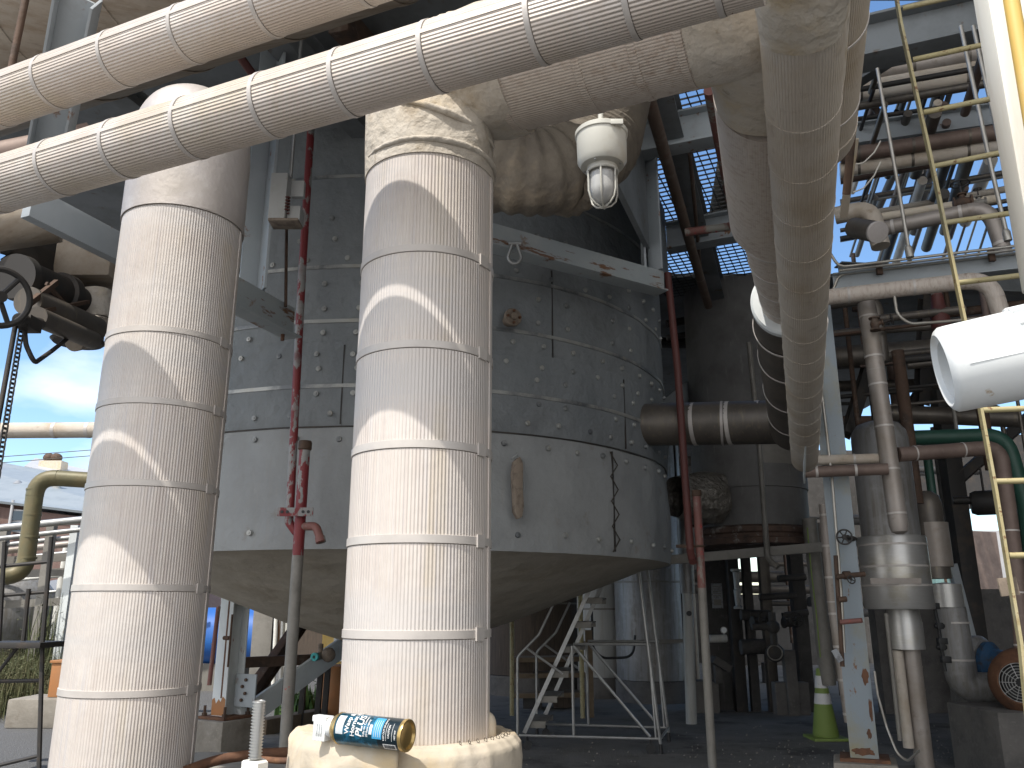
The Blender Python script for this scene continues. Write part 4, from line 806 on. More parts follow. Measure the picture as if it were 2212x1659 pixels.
# pipe rack in the yard
g = 'silver pipes on the far rack'
for k, (y0, y1, r_, ms) in enumerate(((1148, 1124, 8, 'galv'), (1172, 1144, 5.5, 'galv'), (1187, 1158, 5, 'galv'), (1200, 1172, 7, 'alum_far'), (1216, 1192, 4, 'galv'), (1262, 1242, 4, 'white_post'), (1290, 1280, 3.5, 'galv'))):
    d = 15 + k * .35; p = P(-160, y0 + 9, d); q = P(360, y1 - 20, d + .4)
    line('rack_pipe', ['topmost and thickest pipe', 'second pipe from the top', 'third pipe from the top', 'dull tan pipe in the middle', 'thin pipe under the dull tan one', 'single white pipe below a wide gap', 'lowest thin pipe'][k] + ' of the far pipe rack', 'pipe', [p, q], mpx(r_, p), M[ms], None, g)
rt = root('pipe_rack', 'steel frame carrying the silver pipes in the yard, behind the olive pipe', 'pipe rack', P(100, 1380, 15.4))
for px in (-60, 8, 108, 160, 230):
    b = MB(); q = P(px, 1170, 15.8); b.bar(Vector((q.x, q.y, 0)), Vector((q.x, q.y, q.z + .3)), .14, .14, Vector((1, 0, 0))); part(b, 'post', M['paint_white' if px in (160,) else 'pipe_grey'], rt)
for py in (1205, 1236, 1300):
    b = MB(); b.bar(P(-70, py + 10, 16), P(240, py - 6, 16.4), .1, .14); part(b, 'rail', M['pipe_grey'], rt)
for px, py in ((100, 1240), (136, 1232), (150, 1250), (126, 1290)):
    b = MB(); q = P(px, py, 17); b.cyl(q - Z * .8, q + Z * .5, .06, n=10); part(b, 'branch_pipe', M['white_post'], rt)
for k, (px, r_) in enumerate(((10, .72), (150, .74))):
    q = P(px, 1318, 19 + k); b = MB(); A = Vector((-.6, .8, 0)); b.lathe(q - A * 2.2, [(0, -.3), (r_ * .6, -.24), (r_ * .92, -.1), (r_, .06), (r_, 4.2), (r_ * .9, 4.4), (0, 4.6)], 32, A); rt = root('storage_tank', ['grey horizontal tank behind the weeds at the far left edge', 'grey horizontal tank in the yard, half hidden by the left riser'][k], 'tank', Vector((q.x, q.y, 0))); part(b, 'shell', M['steel_tank'], rt)
    for o_ in (.4, -1.2): b = MB(); b.box(q + A * o_ - Z * (q.z - .0) / 2 - Z * r_ * .35, (.25, 1.1, q.z - r_ * .7), A, A.cross(Z)); part(b, 'saddle', M['concrete'], rt)
# platform frame and rails near the left edge
rt = root('stair_frame', 'dark steel landing with rails at the left edge, in front of the weeds', 'platform', P(60, 1640, 8))
b = MB(); b.box(P(20, 1392, 8.1), (.85, .5, .05)); part(b, 'landing', M['dark'], rt, bev=.005)
for pts in ([P(111, 1160, 8.0), P(92, 1384, 8.0), P(84, 1660, 7.9)], [P(62, 1272, 8.0), P(50, 1385, 8.0)], [P(10, 1170, 8), P(-2, 1385, 8)]):
    b = MB(); b.sweep(pts, .021, 8); part(b, 'rail_post', M['dark'], rt)
for (x0, y0, x1, y1) in ((-60, 1230, 108, 1213), (-60, 1292, 104, 1278), (40, 1395, -40, 1500), (-20, 1472, 86, 1470), (-10, 1655, 86, 1632)):
    b = MB(); b.cyl(P(x0, y0, 8.02), P(x1, y1, 8.02), .017, n=8); part(b, 'rail', M['dark'], rt)
q = P(78, 1573, 11.6); q.z = 0; b = MB(); b.box(q + Vector((.0, .3, .18)), (.8, .7, .36)); solo(b, 'concrete_block', M['concrete'], 'pale concrete block on the gravel, left of the left riser', 'block', bev=.03)
b = MB(); q2 = q + Vector((.22, .35, .36)); b.box(q2 + Z * .22, (.42, .4, .43)); b.box(q2 + Z * .455, (.46, .44, .035)); solo(b, 'rusty_box', M['orange'], 'orange brown rusty steel box on top of the concrete block', 'box', bev=.008)
# weeds: many thin blades
def weeds(label, spots, hmin, hmax, m, nb, kind=None, name='weed_clump', cat='plant', spread=.35, leaf=.012):
    b = MB()
    for (x, y) in spots:
        for _ in range(nb):
            px, py = x + random.gauss(0, spread), y + random.gauss(0, spread); h = random.uniform(hmin, hmax); a = random.uniform(0, 6.28); ln = random.uniform(.05, .35) * h
            d = Vector((math.cos(a), math.sin(a), 0)); s_ = d.cross(Z) * leaf * random.uniform(.6, 1.5)
            p0 = Vector((px, py, 0)); p1_ = p0 + d * ln * .35 + Z * h * .6; p2_ = p0 + d * ln + Z * h
            b.add([p0 - s_, p0 + s_, p1_ + s_ * .9, p1_ - s_ * .9, p2_], [(0, 1, 2, 3), (3, 2, 4)])
            for _k in range(3):
                t_ = random.uniform(.3, .95); q = p0.lerp(p2_, t_); a2_ = random.uniform(0, 6.28); e = Vector((math.cos(a2_), math.sin(a2_), random.uniform(-.2, .5))) * random.uniform(.05, .12) * (h + .3); w2 = e.cross(Z).normalized() * leaf * 1.6
                b.add([q, q + e * .5 + w2, q + e, q + e * .5 - w2], [(0, 1, 2, 3)])
    me = b.build(name, m); me['label'] = label; me['category'] = cat
    if kind: me['kind'] = kind
    return me
sp = []
for _ in range(150):
    q = P(random.uniform(-60, 165), 1500, random.uniform(13.0, 17.5)); sp.append((q.x, q.y))
weeds('dry green and straw coloured weeds along the gravel at the left edge', sp, .2, .85, M['grass'], 40, 'stuff', 'weeds', 'weeds', .4, .006)
q = P(78, 1400, 15.5); weeds('tall leafy weed standing above the grass at the left edge', [(q.x, q.y)], 1.0, 2.0, M['leaf_far'], 46, spread=.15, leaf=.008)
q = P(120, 1400, 16); weeds('second tall leafy weed, closest to the left riser', [(q.x, q.y)], 1.0, 1.9, M['leaf_far'], 42, spread=.14, leaf=.008)

# ================================================================== seen under the cone: column with base, braces, plants, blue machine
hb = P(486, 1574, 9.75); hb.z = .36
rt = root('steel_column', 'white rust stained steel column on a concrete footing, between the two risers', 'column', Vector((hb.x, hb.y, 0)))
X = Vector((.86, -.52, 0)); Y = Vector((.52, .86, 0)); b = MB(); zt = 1.62
for o_ in (-.11, .11): b.box(hb + Y * o_ + Z * (zt - hb.z) / 2, (.215, .016, zt - hb.z), X, Y)
b.box(hb + Z * (zt - hb.z) / 2, (.012, .20, zt - hb.z), X, Y); part(b, 'shaft', M['paint_white'], rt, bev=.002)
b = MB(); b.box(hb - Z * .0, (.42, .42, .03), X, Y); part(b, 'base_plate', M['rust'], rt, bev=.004)
b = MB(); b.box(Vector((hb.x, hb.y, .172)), (.54, .54, .344), X, Y); part(b, 'footing', M['concrete'], rt, bev=.02)
o_ = hb + Z * .09 - Y * .1182; b = MB(); b.prism([o_ + X * x + Z * z for x, z in ((-.105, -.07), (.105, -.07), (.105, .10), (.06, .13), (.03, .07), (.0, .10), (-.04, .05), (-.07, .11), (-.105, .09))], -Y, .0015); part(b, 'rust_patch', M['orange'], rt)
b = MB(); b.box(hb + Z * .95 - Y * .12 + X * .035, (.022, .003, 1.5), X, Y); part(b, 'rust_streak', M['rust'], rt)
for s_, u_ in ((-.16, -.16), (.16, -.16), (.16, .16)): b = MB(); q = hb + X * s_ + Y * u_; b.cyl(q, q + Z * .12, .016, n=8); b.cyl(q + Z * .015, q + Z * .045, .032, n=6); part(b, 'anchor_bolt', M['rust_dark'], rt)
b = MB(); b.box(hb + Z * .28 + X * .25 + Y * .02, (.32, .016, .34), X, Y); part(b, 'gusset_plate', M['paint_blue'], rt, bev=.002)
for k in range(4): q = hb + Z * (.18 + .07 * k) + X * (.22 + .05 * (k % 2)) + Y * .005; b = MB(); b.cyl(q - Y * .02, q + Y * .0, .018, n=6); part(b, 'gusset_bolt', M['rust_dark'], rt)
q = P(484, 1378, 9.5); b = MB(); b.cyl(q, q + X * .09 - Y * .0, .022, n=10); b.cyl(q + X * .1 - Z * .3, q + X * .1 + Z * .25, .012, n=8); part(b, 'hose_tap', M['rust_dark'], rt)
line('pipe_drop', 'thin brown pipe running down beside the white steel column', 'pipe', [P(472, 1310, 9.5), P(452, 1480, 9.5)], .024, M['red_worn'])
beam('diagonal_brace', 'white channel brace rising to the right from the white steel column', P(520, 1556, 9.8), P(745, 1394, 11.4), .05, .26, M['paint_white'])
beam('diagonal_brace', 'dark rusty brace crossing behind the thick standpipe', P(530, 1520, 10.4), P(655, 1340, 11.8), .12, .2, M['rust_dark'], kind='i')
beam('rusty_beam', 'dark rusty beam lying level behind the white steel column', P(505, 1432, 10.2), P(680, 1424, 11), .1, .12, M['rust_dark'])
rt = root('blue_machine', 'bright blue machine casing with an orange ring, behind the white steel column', 'machine', P(500, 1500, 17))
b = MB(); q = P(520, 1375, 17); b.cyl(q - Vector((1.0, -.3, 0)), q + Vector((.5, 0, 0)), .55, n=32); part(b, 'casing', M['blue'], rt)
b = MB(); b.torus(q + Vector((.52, 0, 0)), Vector((1, -.1, 0)), .52, .05, 32, 8); part(b, 'orange_ring', M['orange'], rt)
b = MB(); b.box(q - Z * (q.z / 2 + .25) - Vector((.3, 0, 0)), (1.0, .6, q.z - .5)); part(b, 'stand', M['pipe_grey'], rt)
b = MB(); q = P(570, 1380, 15); b.box(Vector((q.x, q.y, .85)), (.34, .3, 1.7)); solo(b, 'grey_cabinet', M['pipe_grey'], 'grey cabinet standing behind the white steel column', 'cabinet', bev=.01)
for k, (px, lab) in enumerate(((597, 'white'), (612, 'grey'), (622, 'pale'))): line('pipe_drop', lab + ' thin vertical pipe far behind the thick standpipe', 'pipe', [Vector((P(px, 1400, 14.5).x, 14.5, 0)), P(px, 1325, 14.5)], .035, M[('white_post', 'galv', 'cream')[k]])
q = P(681, 1419, 10.7); rt = root('tap_fitting', 'turquoise capped tap fitting on the white brace, right of the thick standpipe', 'pipe fitting', q)
b = MB(); b.cyl(q, q + Vector((.05, .16, .01)), .045, n=16); part(b, 'tap_body', M['pipe_grey'], rt); b = MB(); b.lathe(q, [(.018, -.03), (.05, -.03), (.05, .01), (.018, .01)], 20, Vector((.3, 1, 0))); part(b, 'cap', M['cyan'], rt)
b = MB(); b.ball(q + Vector((.14, .1, .02)), .09, 12); b.cyl(q + Vector((.04, .1, .05)), q + Vector((.04, .1, .15)), .03, n=10); part(b, 'side_outlet', M['lug'], rt)
q = P(724, 1480, 12.3); b = MB(); b.lathe(Vector((q.x + .05, q.y, 0)), [(0, 0), (.24, 0), (.25, .03), (.24, .3), (.25, .33), (.24, .36), (.24, .7), (.25, .73), (.22, .74), (0, .74)], 28); solo(b, 'orange_drum', M['orange'], 'orange drum half hidden behind the nearest riser', 'drum')
rt = root('yellow_machine', 'yellow and white machine panels behind the turquoise capped tap', 'machine', P(735, 1480, 14))
b = MB(); q = P(722, 1405, 14); b.box(Vector((q.x, q.y, .95)), (.34, .3, 1.3)); part(b, 'yellow_panel', M['yellow_pipe'], rt); b = MB(); b.box(Vector((q.x + .1, q.y - .16, 1.15)), (.16, .04, .9)); part(b, 'white_panel', M['paint_white'], rt)
for k, px in enumerate((655, 690, 705)): q = P(px, 1450, 11.6); beam('steel_upright', ['dark upright of the walkway just right of the thick standpipe', 'dark upright of the walkway in front of the plants', 'dark upright of the walkway next to the nearest riser'][k], Vector((q.x, q.y, 0)), Vector((q.x + .02, q.y, P(px, 1440, 11.6).z)), .07, .07, M['dark'], up=Vector((1, 0, 0)))
q = P(676, 1530, 12.6); weeds('bright green leafy plants growing behind the thick standpipe', [(q.x, q.y)], .2, .55, M['leaf'], 90, spread=.2, leaf=.03)
p, q = hz(560, 1588, .0), hz(720, 1556, .0); beam('timber_curb', 'dark timber curb lying on the ground between the risers', p + Z * .09, q + Z * .09, .2, .18, M['wood'])
line('hanging_chain', 'short thin chain hanging in front of the white brace', 'chain', [P(615, 1440, 9.9), P(609, 1520, 9.9)], .009, M['dark'])

# ================================================================== right: near things
def near(px, py, d): return P(px, py, d)
LY = 3.7
rt = root('ladder', 'faded yellow steel ladder with flat rail and round rungs, in front of the pipe racks', 'ladder', P(2205, 1400, LY))
b = MB()
rail = [P(1934, -20, LY), P(1946, 54, LY), P(2018, 378, LY), P(2085, 702, LY), P(2150, 1060, LY), P(2204, 1390, LY), P(2230, 1660, LY)]
for i in range(len(rail) - 1): b.bar(rail[i] - (rail[i + 1] - rail[i]).normalized() * .004, rail[i + 1], .012, .05, Vector((.3, 1, 0)))
part(b, 'side_rail', M['yellow'], rt)
for (x0, y0, x1, y1) in ((1950, 18, 2100, -16), (1972, 129, 2122, 97), (1995, 243, 2147, 212), (2018, 359, 2174, 327), (2043, 481, 2201, 458), (2069, 611, 2230, 592), (2122, 886, 2280, 880), (2152, 1040, 2310, 1036), (2181, 1200, 2340, 1198)):
    b = MB(); b.cyl(P(x0, y0, LY), P(x1, y1, LY - .12), .0135, n=10); part(b, 'rung', M['yellow'], rt)
p0, p1 = P(2152, -40, 2.6), P(2268, 620, 2.6); rt = root('white_post', 'broad sunlit white steel post with a yellow pipe, in the top right corner', 'post', p1)
b = MB(); b.bar(p0, p1, .13, .13, Vector((.2, 1, 0))); part(b, 'shaft', M['white_post'], rt, bev=.012)
b = MB(); b.cyl(P(2178, -40, 2.48), P(2262, 460, 2.48), .026, n=16); part(b, 'yellow_pipe', M['yellow_pipe'], rt)
q0 = P(2040, 800, 1.45); q1 = P(2330, 738, 1.38); ax = (q1 - q0).normalized(); s1 = mpx(1, q0)
rt = root('plastic_fitting', 'big hollow white plastic pipe fitting with ribbed collar, close by at the right edge', 'pipe fitting', q0)
r0 = 94 * s1; b = MB(); b.lathe(q0, [(r0 * .64, .12), (r0 * .66, .004), (r0 * .84, -.004), (r0 * .93, 0), (r0 * .99, .006), (r0, .018), (r0 * 1.01, .125), (r0 * .985, .128), (r0 * .985, .15), (r0 * 1.02, .152), (r0 * 1.02, .30), (0, .30)], 64, ax); part(b, 'body', M['white'], rt)
b = MB(); b.lathe(q0, [(0, .10), (r0 * .64, .10)], 48, ax); part(b, 'inner_stop', M['white'], rt)
X = ax.orthogonal().normalized(); Y = ax.cross(X)
for k in range(14):
    a = 2 * math.pi * k / 14; d = X * math.cos(a) + Y * math.sin(a); b = MB(); b.box(q0 + d * r0 * 1.0 + ax * .145, (.05, .022, .012), ax, d.cross(ax), d); part(b, 'collar_rib', M['white'], rt, bev=.002)
b = MB(); d = (EYE - q0); d = (d - ax * d.dot(ax)).normalized()
for tilt in (.12,): b.box(q0 + d * r0 * 1.004 + ax * .075 + Z * r0 * .05, (.1, .004, .003), ax, Z, d)
part(b, 'mould_line', M['white'], rt)

# ================================================================== right: steel column, vessel string, heat exchanger, cone
M['paint_col'] = mat('pale_blue_column_paint', (.25, .29, .32), .5, 0, [(1.1, (.29, .26, .16), .48, .62, (1, 1, .7)), (5, (.26, .285, .30), .5, .75), (7, (.20, .10, .05), .65, .70, (2, 2, 1))], None, (25, .0015))
cb = P(1868, 1640, 7.0); Xc = Vector((.93, -.36, 0)); Yc = Vector((.36, .93, 0))
rt = root('steel_column', 'pale blue steel column with yellowish dirt and rusty foot, right of the lime cone', 'column', Vector((cb.x, cb.y, 0)))
b = MB(); H_ = 6.6 - cb.z
for o_ in (-.10, .10): b.box(cb + Yc * o_ + Z * H_ / 2, (.205, .016, H_), Xc, Yc)
b.box(cb + Z * H_ / 2, (.012, .184, H_), Xc, Yc); part(b, 'shaft', M['paint_col'], rt, bev=.002)
b = MB(); b.box(cb + Z * .01, (.36, .34, .025), Xc, Yc); part(b, 'base_plate', M['rust'], rt, bev=.003)
b = MB(); b.box(Vector((cb.x, cb.y, cb.z / 2 - .002)), (.46, .44, cb.z), Xc, Yc); part(b, 'footing', M['concrete'], rt, bev=.02)
rng0 = random.Random(4)
for z, x, w_, h_ in ((.07, 0, .19, .07), (.62, .065, .055, .16), (.36, .08, .035, .2), (.2, .05, .04, .09)):
    b = MB(); o_ = cb + Z * z + Xc * x - Yc * .1082; b.prism([o_ + Xc * (w_ / 2 * math.cos(a) * rng0.uniform(.6, 1.05)) + Z * (h_ / 2 * math.sin(a) * rng0.uniform(.6, 1.1)) for a in [2 * math.pi * k / 18 for k in range(18)]], -Yc, .0012); part(b, 'rust_patch', M['rust'], rt)
line('conduit', 'thin galvanised conduit running down the face of the pale blue column', 'conduit', [P(1760, 720, 6.85), P(1797, 1030, 6.85), P(1818, 1290, 6.85), P(1824, 1410, 6.85)], .012, M['conduit'])
line('cord', 'frayed pale cord hanging beside the foot of the pale blue column', 'cord', [P(1889, 1450, 6.8), P(1896, 1500, 6.8), P(1915, 1570, 6.8), P(1938, 1628, 6.7), P(1960, 1645, 6.7), P(1985, 1622, 6.9)], .009, M['conduit'], .1)
vb = P(1943, 1318, 7.9); vx, vy = vb.x, vb.y
def zat(y): return P(1940, y, vy).z
rt = root('exchanger_vessel', 'silver domed vessel with a wider banded collar, right of the pale blue column', 'vessel', Vector((vx, vy, 0)))
rT, rC = mpx(58, P(1918, 1030, vy)), mpx(70, P(1940, 1240, vy)); b = MB(); zt = zat(912); zm = zat(1160); zb_ = zat(1316)
b.lathe((vx, vy, 0), [(rT, zm), (rT, zt - .18), (rT * .95, zt - .1), (rT * .75, zt - .03), (rT * .4, zt), (0, zt)], 56); part(b, 'shell', M['steel_tank'], rt)
b = MB(); b.lathe((vx, vy, 0), [(rT + .002, zm + .005), (rC * .97, zm), (rC, zm - .02), (rC, zb_ + .01), (rC * .98, zb_), (0, zb_)], 56); part(b, 'collar', M['silver'], rt)
for f in (.12, .42, .68): strap_ring(Vector((vx, vy, zm + (zb_ - zm) * f)), Z, rC, rt, M['strap'], .02, .004)
b = MB(); rS = mpx(36, P(1960, 1360, vy)); b.lathe((vx + .03, vy, 0), [(0, zb_), (rS * .9, zb_), (rS * .95, zat(1338)), (rS, zat(1345)), (rS, zat(1402)), (0, zat(1402))], 40); part(b, 'sleeve', M['silver'], rt)
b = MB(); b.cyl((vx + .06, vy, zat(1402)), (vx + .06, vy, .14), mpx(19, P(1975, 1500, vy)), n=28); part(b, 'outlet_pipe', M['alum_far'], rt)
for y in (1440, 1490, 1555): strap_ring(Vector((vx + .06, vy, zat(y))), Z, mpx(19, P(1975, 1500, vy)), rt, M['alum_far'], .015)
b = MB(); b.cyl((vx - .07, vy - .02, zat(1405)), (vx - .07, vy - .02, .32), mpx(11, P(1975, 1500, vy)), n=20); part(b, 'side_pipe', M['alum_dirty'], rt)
b = MB(); b.box((vx + .02, vy, .07), (.5, .4, .15)); part(b, 'base_block', M['concrete_dark'], rt, bev=.02)
b = MB(); q = P(1935, 1255, vy - rC - .01); b.box(q, (mpx(110, q), .004, .05)); part(b, 'smeared_label', M['alum_far'], rt)
line('tie_rod', 'slim grey rod standing left of the outlet pipe of the silver vessel', 'rod', [P(1914, 1325, 7.6), P(1944, 1600, 7.6)], .018, M['pipe_grey'])
pd = 6.75; rp = mpx(19, P(1910, 900, pd))
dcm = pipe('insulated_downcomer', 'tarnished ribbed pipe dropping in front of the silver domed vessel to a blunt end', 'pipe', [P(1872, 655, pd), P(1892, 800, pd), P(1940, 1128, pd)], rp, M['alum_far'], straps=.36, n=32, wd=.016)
q = P(1941, 1132, pd); b = MB(); b.lathe(q, [(rp * 1.02, .04), (rp * 1.02, -.01), (rp * .85, -.06), (rp * .4, -.08), (0, -.082)], 28, P(1872, 655, pd) - P(1940, 1128, pd)); part(b, 'end_cap', M['alum_far'], dcm)
pipe('insulated_pipe', 'upper of two short gold stained pipes joining the downcomer from the left', 'pipe', [P(1735, 995, 6.9), P(1905, 990, 6.8)], .042, M['alum_dirty'], straps=.3, wd=.02)
pipe('insulated_pipe', 'lower of two short gold stained pipes joining the downcomer from the left', 'pipe', [P(1735, 1020, 6.8), P(1918, 1013, 6.62)], .047, M['alum_brown'], straps=.3, wd=.02)
pipe('insulated_pipe', 'dusty brown pipe running right from the downcomer to behind the ladder, then down', 'pipe', [P(1940, 982, 6.75), P(2160, 966, 6.75), P(2196, 1240, 6.75), P(2210, 1400, 6.75)], mpx(16, P(2000, 980, 6.75)), M['alum_brown'], straps=.4, elbow=M['alum_brown'], bend=.13)
pipe('green_pipe', 'thick dark green pipe with an elbow, behind the ladder', 'pipe', [P(1900, 948, 9), P(2172, 940, 8.8), P(2215, 1090, 8.8), P(2235, 1260, 8.8)], mpx(16, P(2000, 945, 9)), M['green'], bend=.25)
line('green_pipe', 'thin dark green upright pipe between the silver vessel and the black column', 'pipe', [P(2000, 960, 9.6), P(2028, 1180, 9.6)], .05, M['green'])
vb2 = P(2045, 1310, 9.0); x2, y2 = vb2.x, vb2.y
def zat2(y): return P(2050, y, y2).z
rt = root('small_exchanger', 'narrower jacketed vessel standing behind the silver domed vessel, its outlet elbow turning right', 'vessel', Vector((x2, y2, 0)))
b = MB(); b.lathe((x2 - .07, y2, 0), [(.15, zat2(1250)), (.15, zat2(1090)), (.13, zat2(1072)), (.07, zat2(1062)), (0, zat2(1060))], 36); part(b, 'shell', M['alum_dark'], rt)
b = MB(); b.lathe((x2 - .05, y2, 0), [(0, zat2(1128)), (.165, zat2(1130)), (.165, zat2(1225)), (0, zat2(1225))], 36); part(b, 'jacket', M['alum_far'], rt)
b = MB(); b.lathe((x2, y2, 0), [(0, zat2(1258)), (.17, zat2(1262)), (.17, zat2(1312)), (0, zat2(1312))], 36); part(b, 'collar', M['silver'], rt)
b = MB(); b.sweep(smooth_path([Vector((x2 + .03, y2, zat2(1312))), Vector((x2 + .06, y2, zat2(1485))), Vector((x2 + .5, y2 - .1, zat2(1487)))], .16), .155, 32); part(b, 'outlet_elbow', M['steel_tank'], rt)
for y in (1345, 1425): strap_ring(Vector((x2 + .045, y2, zat2(y))), Z, .157, rt, M['strap'], .02)
line('valve_string', 'string of small black valves and fittings hanging in front of the narrower vessel', 'valve', [P(2018, 1310, 8.7), P(2027, 1350, 8.7), P(2034, 1400, 8.7), P(2042, 1450, 8.7)], .016, M['black'])
for k, (px, py) in enumerate(((2018, 1309), (2029, 1352), (2035, 1385), (2034, 1398), (2043, 1425))):
    q = P(px, py, 8.66); b = MB(); b.box(q, (.09 if k % 2 == 0 else .06, .06, .06)); b.cyl(q - Vector((.05, 0, 0)), q + Vector((.05, 0, 0)), .022, n=8); solo(b, 'small_valve', M['black'], ['black elbow fitting at the top of the valve string', 'small black union below the top of the valve string', 'round black valve in the middle of the valve string', 'black valve with handle below the middle of the valve string', 'lowest black fitting of the valve string'][k], 'valve', 'fittings of the valve string', bev=.006)
# blower and motor
qv = P(2102, 1436, 9.3); rt = root('blower', 'grey and blue centrifugal blower behind the rusty motor, at the right edge', 'blower', Vector((qv.x, qv.y, .4)))
A = Vector((.55, -.83, 0)); b = MB(); b.lathe(qv, [(0, -.16), (.26, -.15), (.30, -.1), (.30, .1), (.26, .15), (0, .16)], 40, A); part(b, 'casing', M['steel_tank'], rt)
b = MB(); b.lathe(qv + A * .16, [(0, 0), (.24, 0), (.24, .05), (.17, .09), (.15, .26), (0, .26)], 32, A); part(b, 'blue_bearing', M['blue_dull'], rt)
b = MB(); b.box(Vector((qv.x, qv.y, (qv.z - .2) / 2)), (.4, .36, qv.z - .2)); part(b, 'pedestal', M['concrete_dark'], rt, bev=.02)
qm = P(2206, 1474, 8.0); s1 = mpx(1, qm); A = (Vector((EYE.x, EYE.y, qm.z)) - qm).normalized(); A = (A + Vector((-.25, 0, 0))).normalized()
rt = root('electric_motor', 'large rusty electric motor with a wire fan grille, at the right edge', 'motor', Vector((qm.x, qm.y, .1)))
b = MB(); b.lathe(qm, [(40 * s1, .04), (44 * s1, .045), (60 * s1, .0), (68 * s1, -.06), (72 * s1, -.2), (72 * s1, -.3), (62 * s1, -.31), (62 * s1, -.8), (0, -.8)], 48, A); part(b, 'fan_cowl', M['rust'], rt)
b = MB()
for k in range(20): a = 2 * math.pi * k / 20; X = A.orthogonal().normalized(); Y = A.cross(X); d = X * math.cos(a) + Y * math.sin(a); b.box(qm + d * 66 * s1 - A * .52, (.4, .012, .05), A, A.cross(d), d)
part(b, 'cooling_fins', M['dark'], rt)
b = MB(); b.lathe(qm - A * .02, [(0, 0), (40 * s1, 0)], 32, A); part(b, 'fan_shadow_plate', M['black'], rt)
b = MB()
for rr in (10, 16, 22, 28, 34, 40): b.torus(qm + A * .045, A, rr * s1, .0035, 40, 6)
X = A.orthogonal().normalized(); Y = A.cross(X)
for k in range(10): a = 2 * math.pi * k / 10; d = X * math.cos(a) + Y * math.sin(a); b.cyl(qm + A * .047 + d * 8 * s1, qm + A * .047 + d * 41 * s1, .0035, n=6)
part(b, 'fan_grille', M['galv'], rt)
b = MB(); b.box(Vector((qm.x + .06, qm.y + .35, (qm.z - 70 * s1) / 2 + .02)), (.75, .9, qm.z - 70 * s1 + .06)); part(b, 'plinth', M['concrete_dark'], rt, bev=.02)
# traffic cone
qc = hz(1785, 1597, .0); rt = root('traffic_cone', 'lime green traffic cone with two white reflective sleeves, left of the pale blue column', 'traffic cone', qc)
b = MB(); b.lathe(qc, [(0, .035), (.145, .035), (.15, .06), (.045, .80), (.03, .805), (.02, .80), (0, .80)], 32); part(b, 'cone_body', M['lime'], rt)
b = MB(); b.box(qc + Z * .018, (.42, .42, .036)); part(b, 'base', M['lime'], rt, bev=.012)
for z0, z1 in ((.40, .52), (.58, .72)): b = MB(); f = lambda z: .15 - (.105) * (z - .06) / .74 + .003; b.lathe(qc, [(f(z0), z0), (f(z1), z1)], 32); part(b, 'reflective_sleeve', M['sheen'], rt)
# pipes standing left of the column
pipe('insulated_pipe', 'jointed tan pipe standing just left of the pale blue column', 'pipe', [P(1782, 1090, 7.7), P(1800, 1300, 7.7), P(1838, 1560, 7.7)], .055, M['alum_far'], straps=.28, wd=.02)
line('pipe_drop', 'grey pipe standing behind the lime cone', 'pipe', [P(1748, 1120, 10.6), P(1790, 1480, 10.6)], .09, M['pipe_grey'])
line('pipe_drop', 'darker pipe standing close right of the grey pipe behind the lime cone', 'pipe', [P(1768, 1130, 10.9), P(1806, 1470, 10.9)], .07, M['alum_dark'])
line('cord', 'thin yellow green cord running down the grey pipe behind the lime cone', 'cord', [P(1744, 1140, 10.3), P(1752, 1230, 10.3), P(1764, 1330, 10.3), P(1772, 1420, 10.3)], .008, M['lime'], .2)
rt = root('valve_manifold', 'rust brown manifold of small valves with red handle, on the pale blue column', 'valve', P(1812, 1460, 6.7))
b = MB(); b.sweep([P(1805, 1200, 6.75), P(1814, 1340, 6.75), P(1820, 1440, 6.75)], .017, 10); part(b, 'header', M['rust_dark'], rt)
b = MB(); b.cyl(P(1806, 1246, 6.7), P(1868, 1240, 6.7), .02, n=10); b.cyl(P(1822, 1243, 6.7), P(1836, 1242, 6.7), .032, n=10); part(b, 'upper_branch', M['rust_dark'], rt)
b = MB(); b.cyl(P(1816, 1344, 6.7), P(1862, 1340, 6.6), .019, n=10); part(b, 'lower_branch', M['red_worn'], rt)
b = MB(); b.cyl(P(1810, 1296, 6.7), P(1828, 1294, 6.7), .022, n=10); part(b, 'stub', M['rust_dark'], rt)
handwheel(P(1839, 1252, 6.64), Vector((.1, -1, .2)), .03, .005, M['dark'], rt, 4)
qh = P(1824, 1160, 6.7); rt = root('handwheel_valve', 'black valve handwheel facing out, on the pale blue column beside the silver collar', 'valve', qh)
handwheel(qh, (EYE - qh), .057, .007, M['dark'], rt, 6, 'wheel'); b = MB(); b.cyl(qh, qh + Vector((.16, .2, .0)), .022, n=10); part(b, 'stem', M['dark'], rt)
b = MB(); q = P(1809, 1416, 6.7); b.box(q, (.05, .012, .1), Vector((.9, 0, .45)), Vector((0, 1, 0))); solo(b, 'tag_plate', M['paper'], 'small pale tag plate at the left edge of the pale blue column', 'tag', bev=.004)

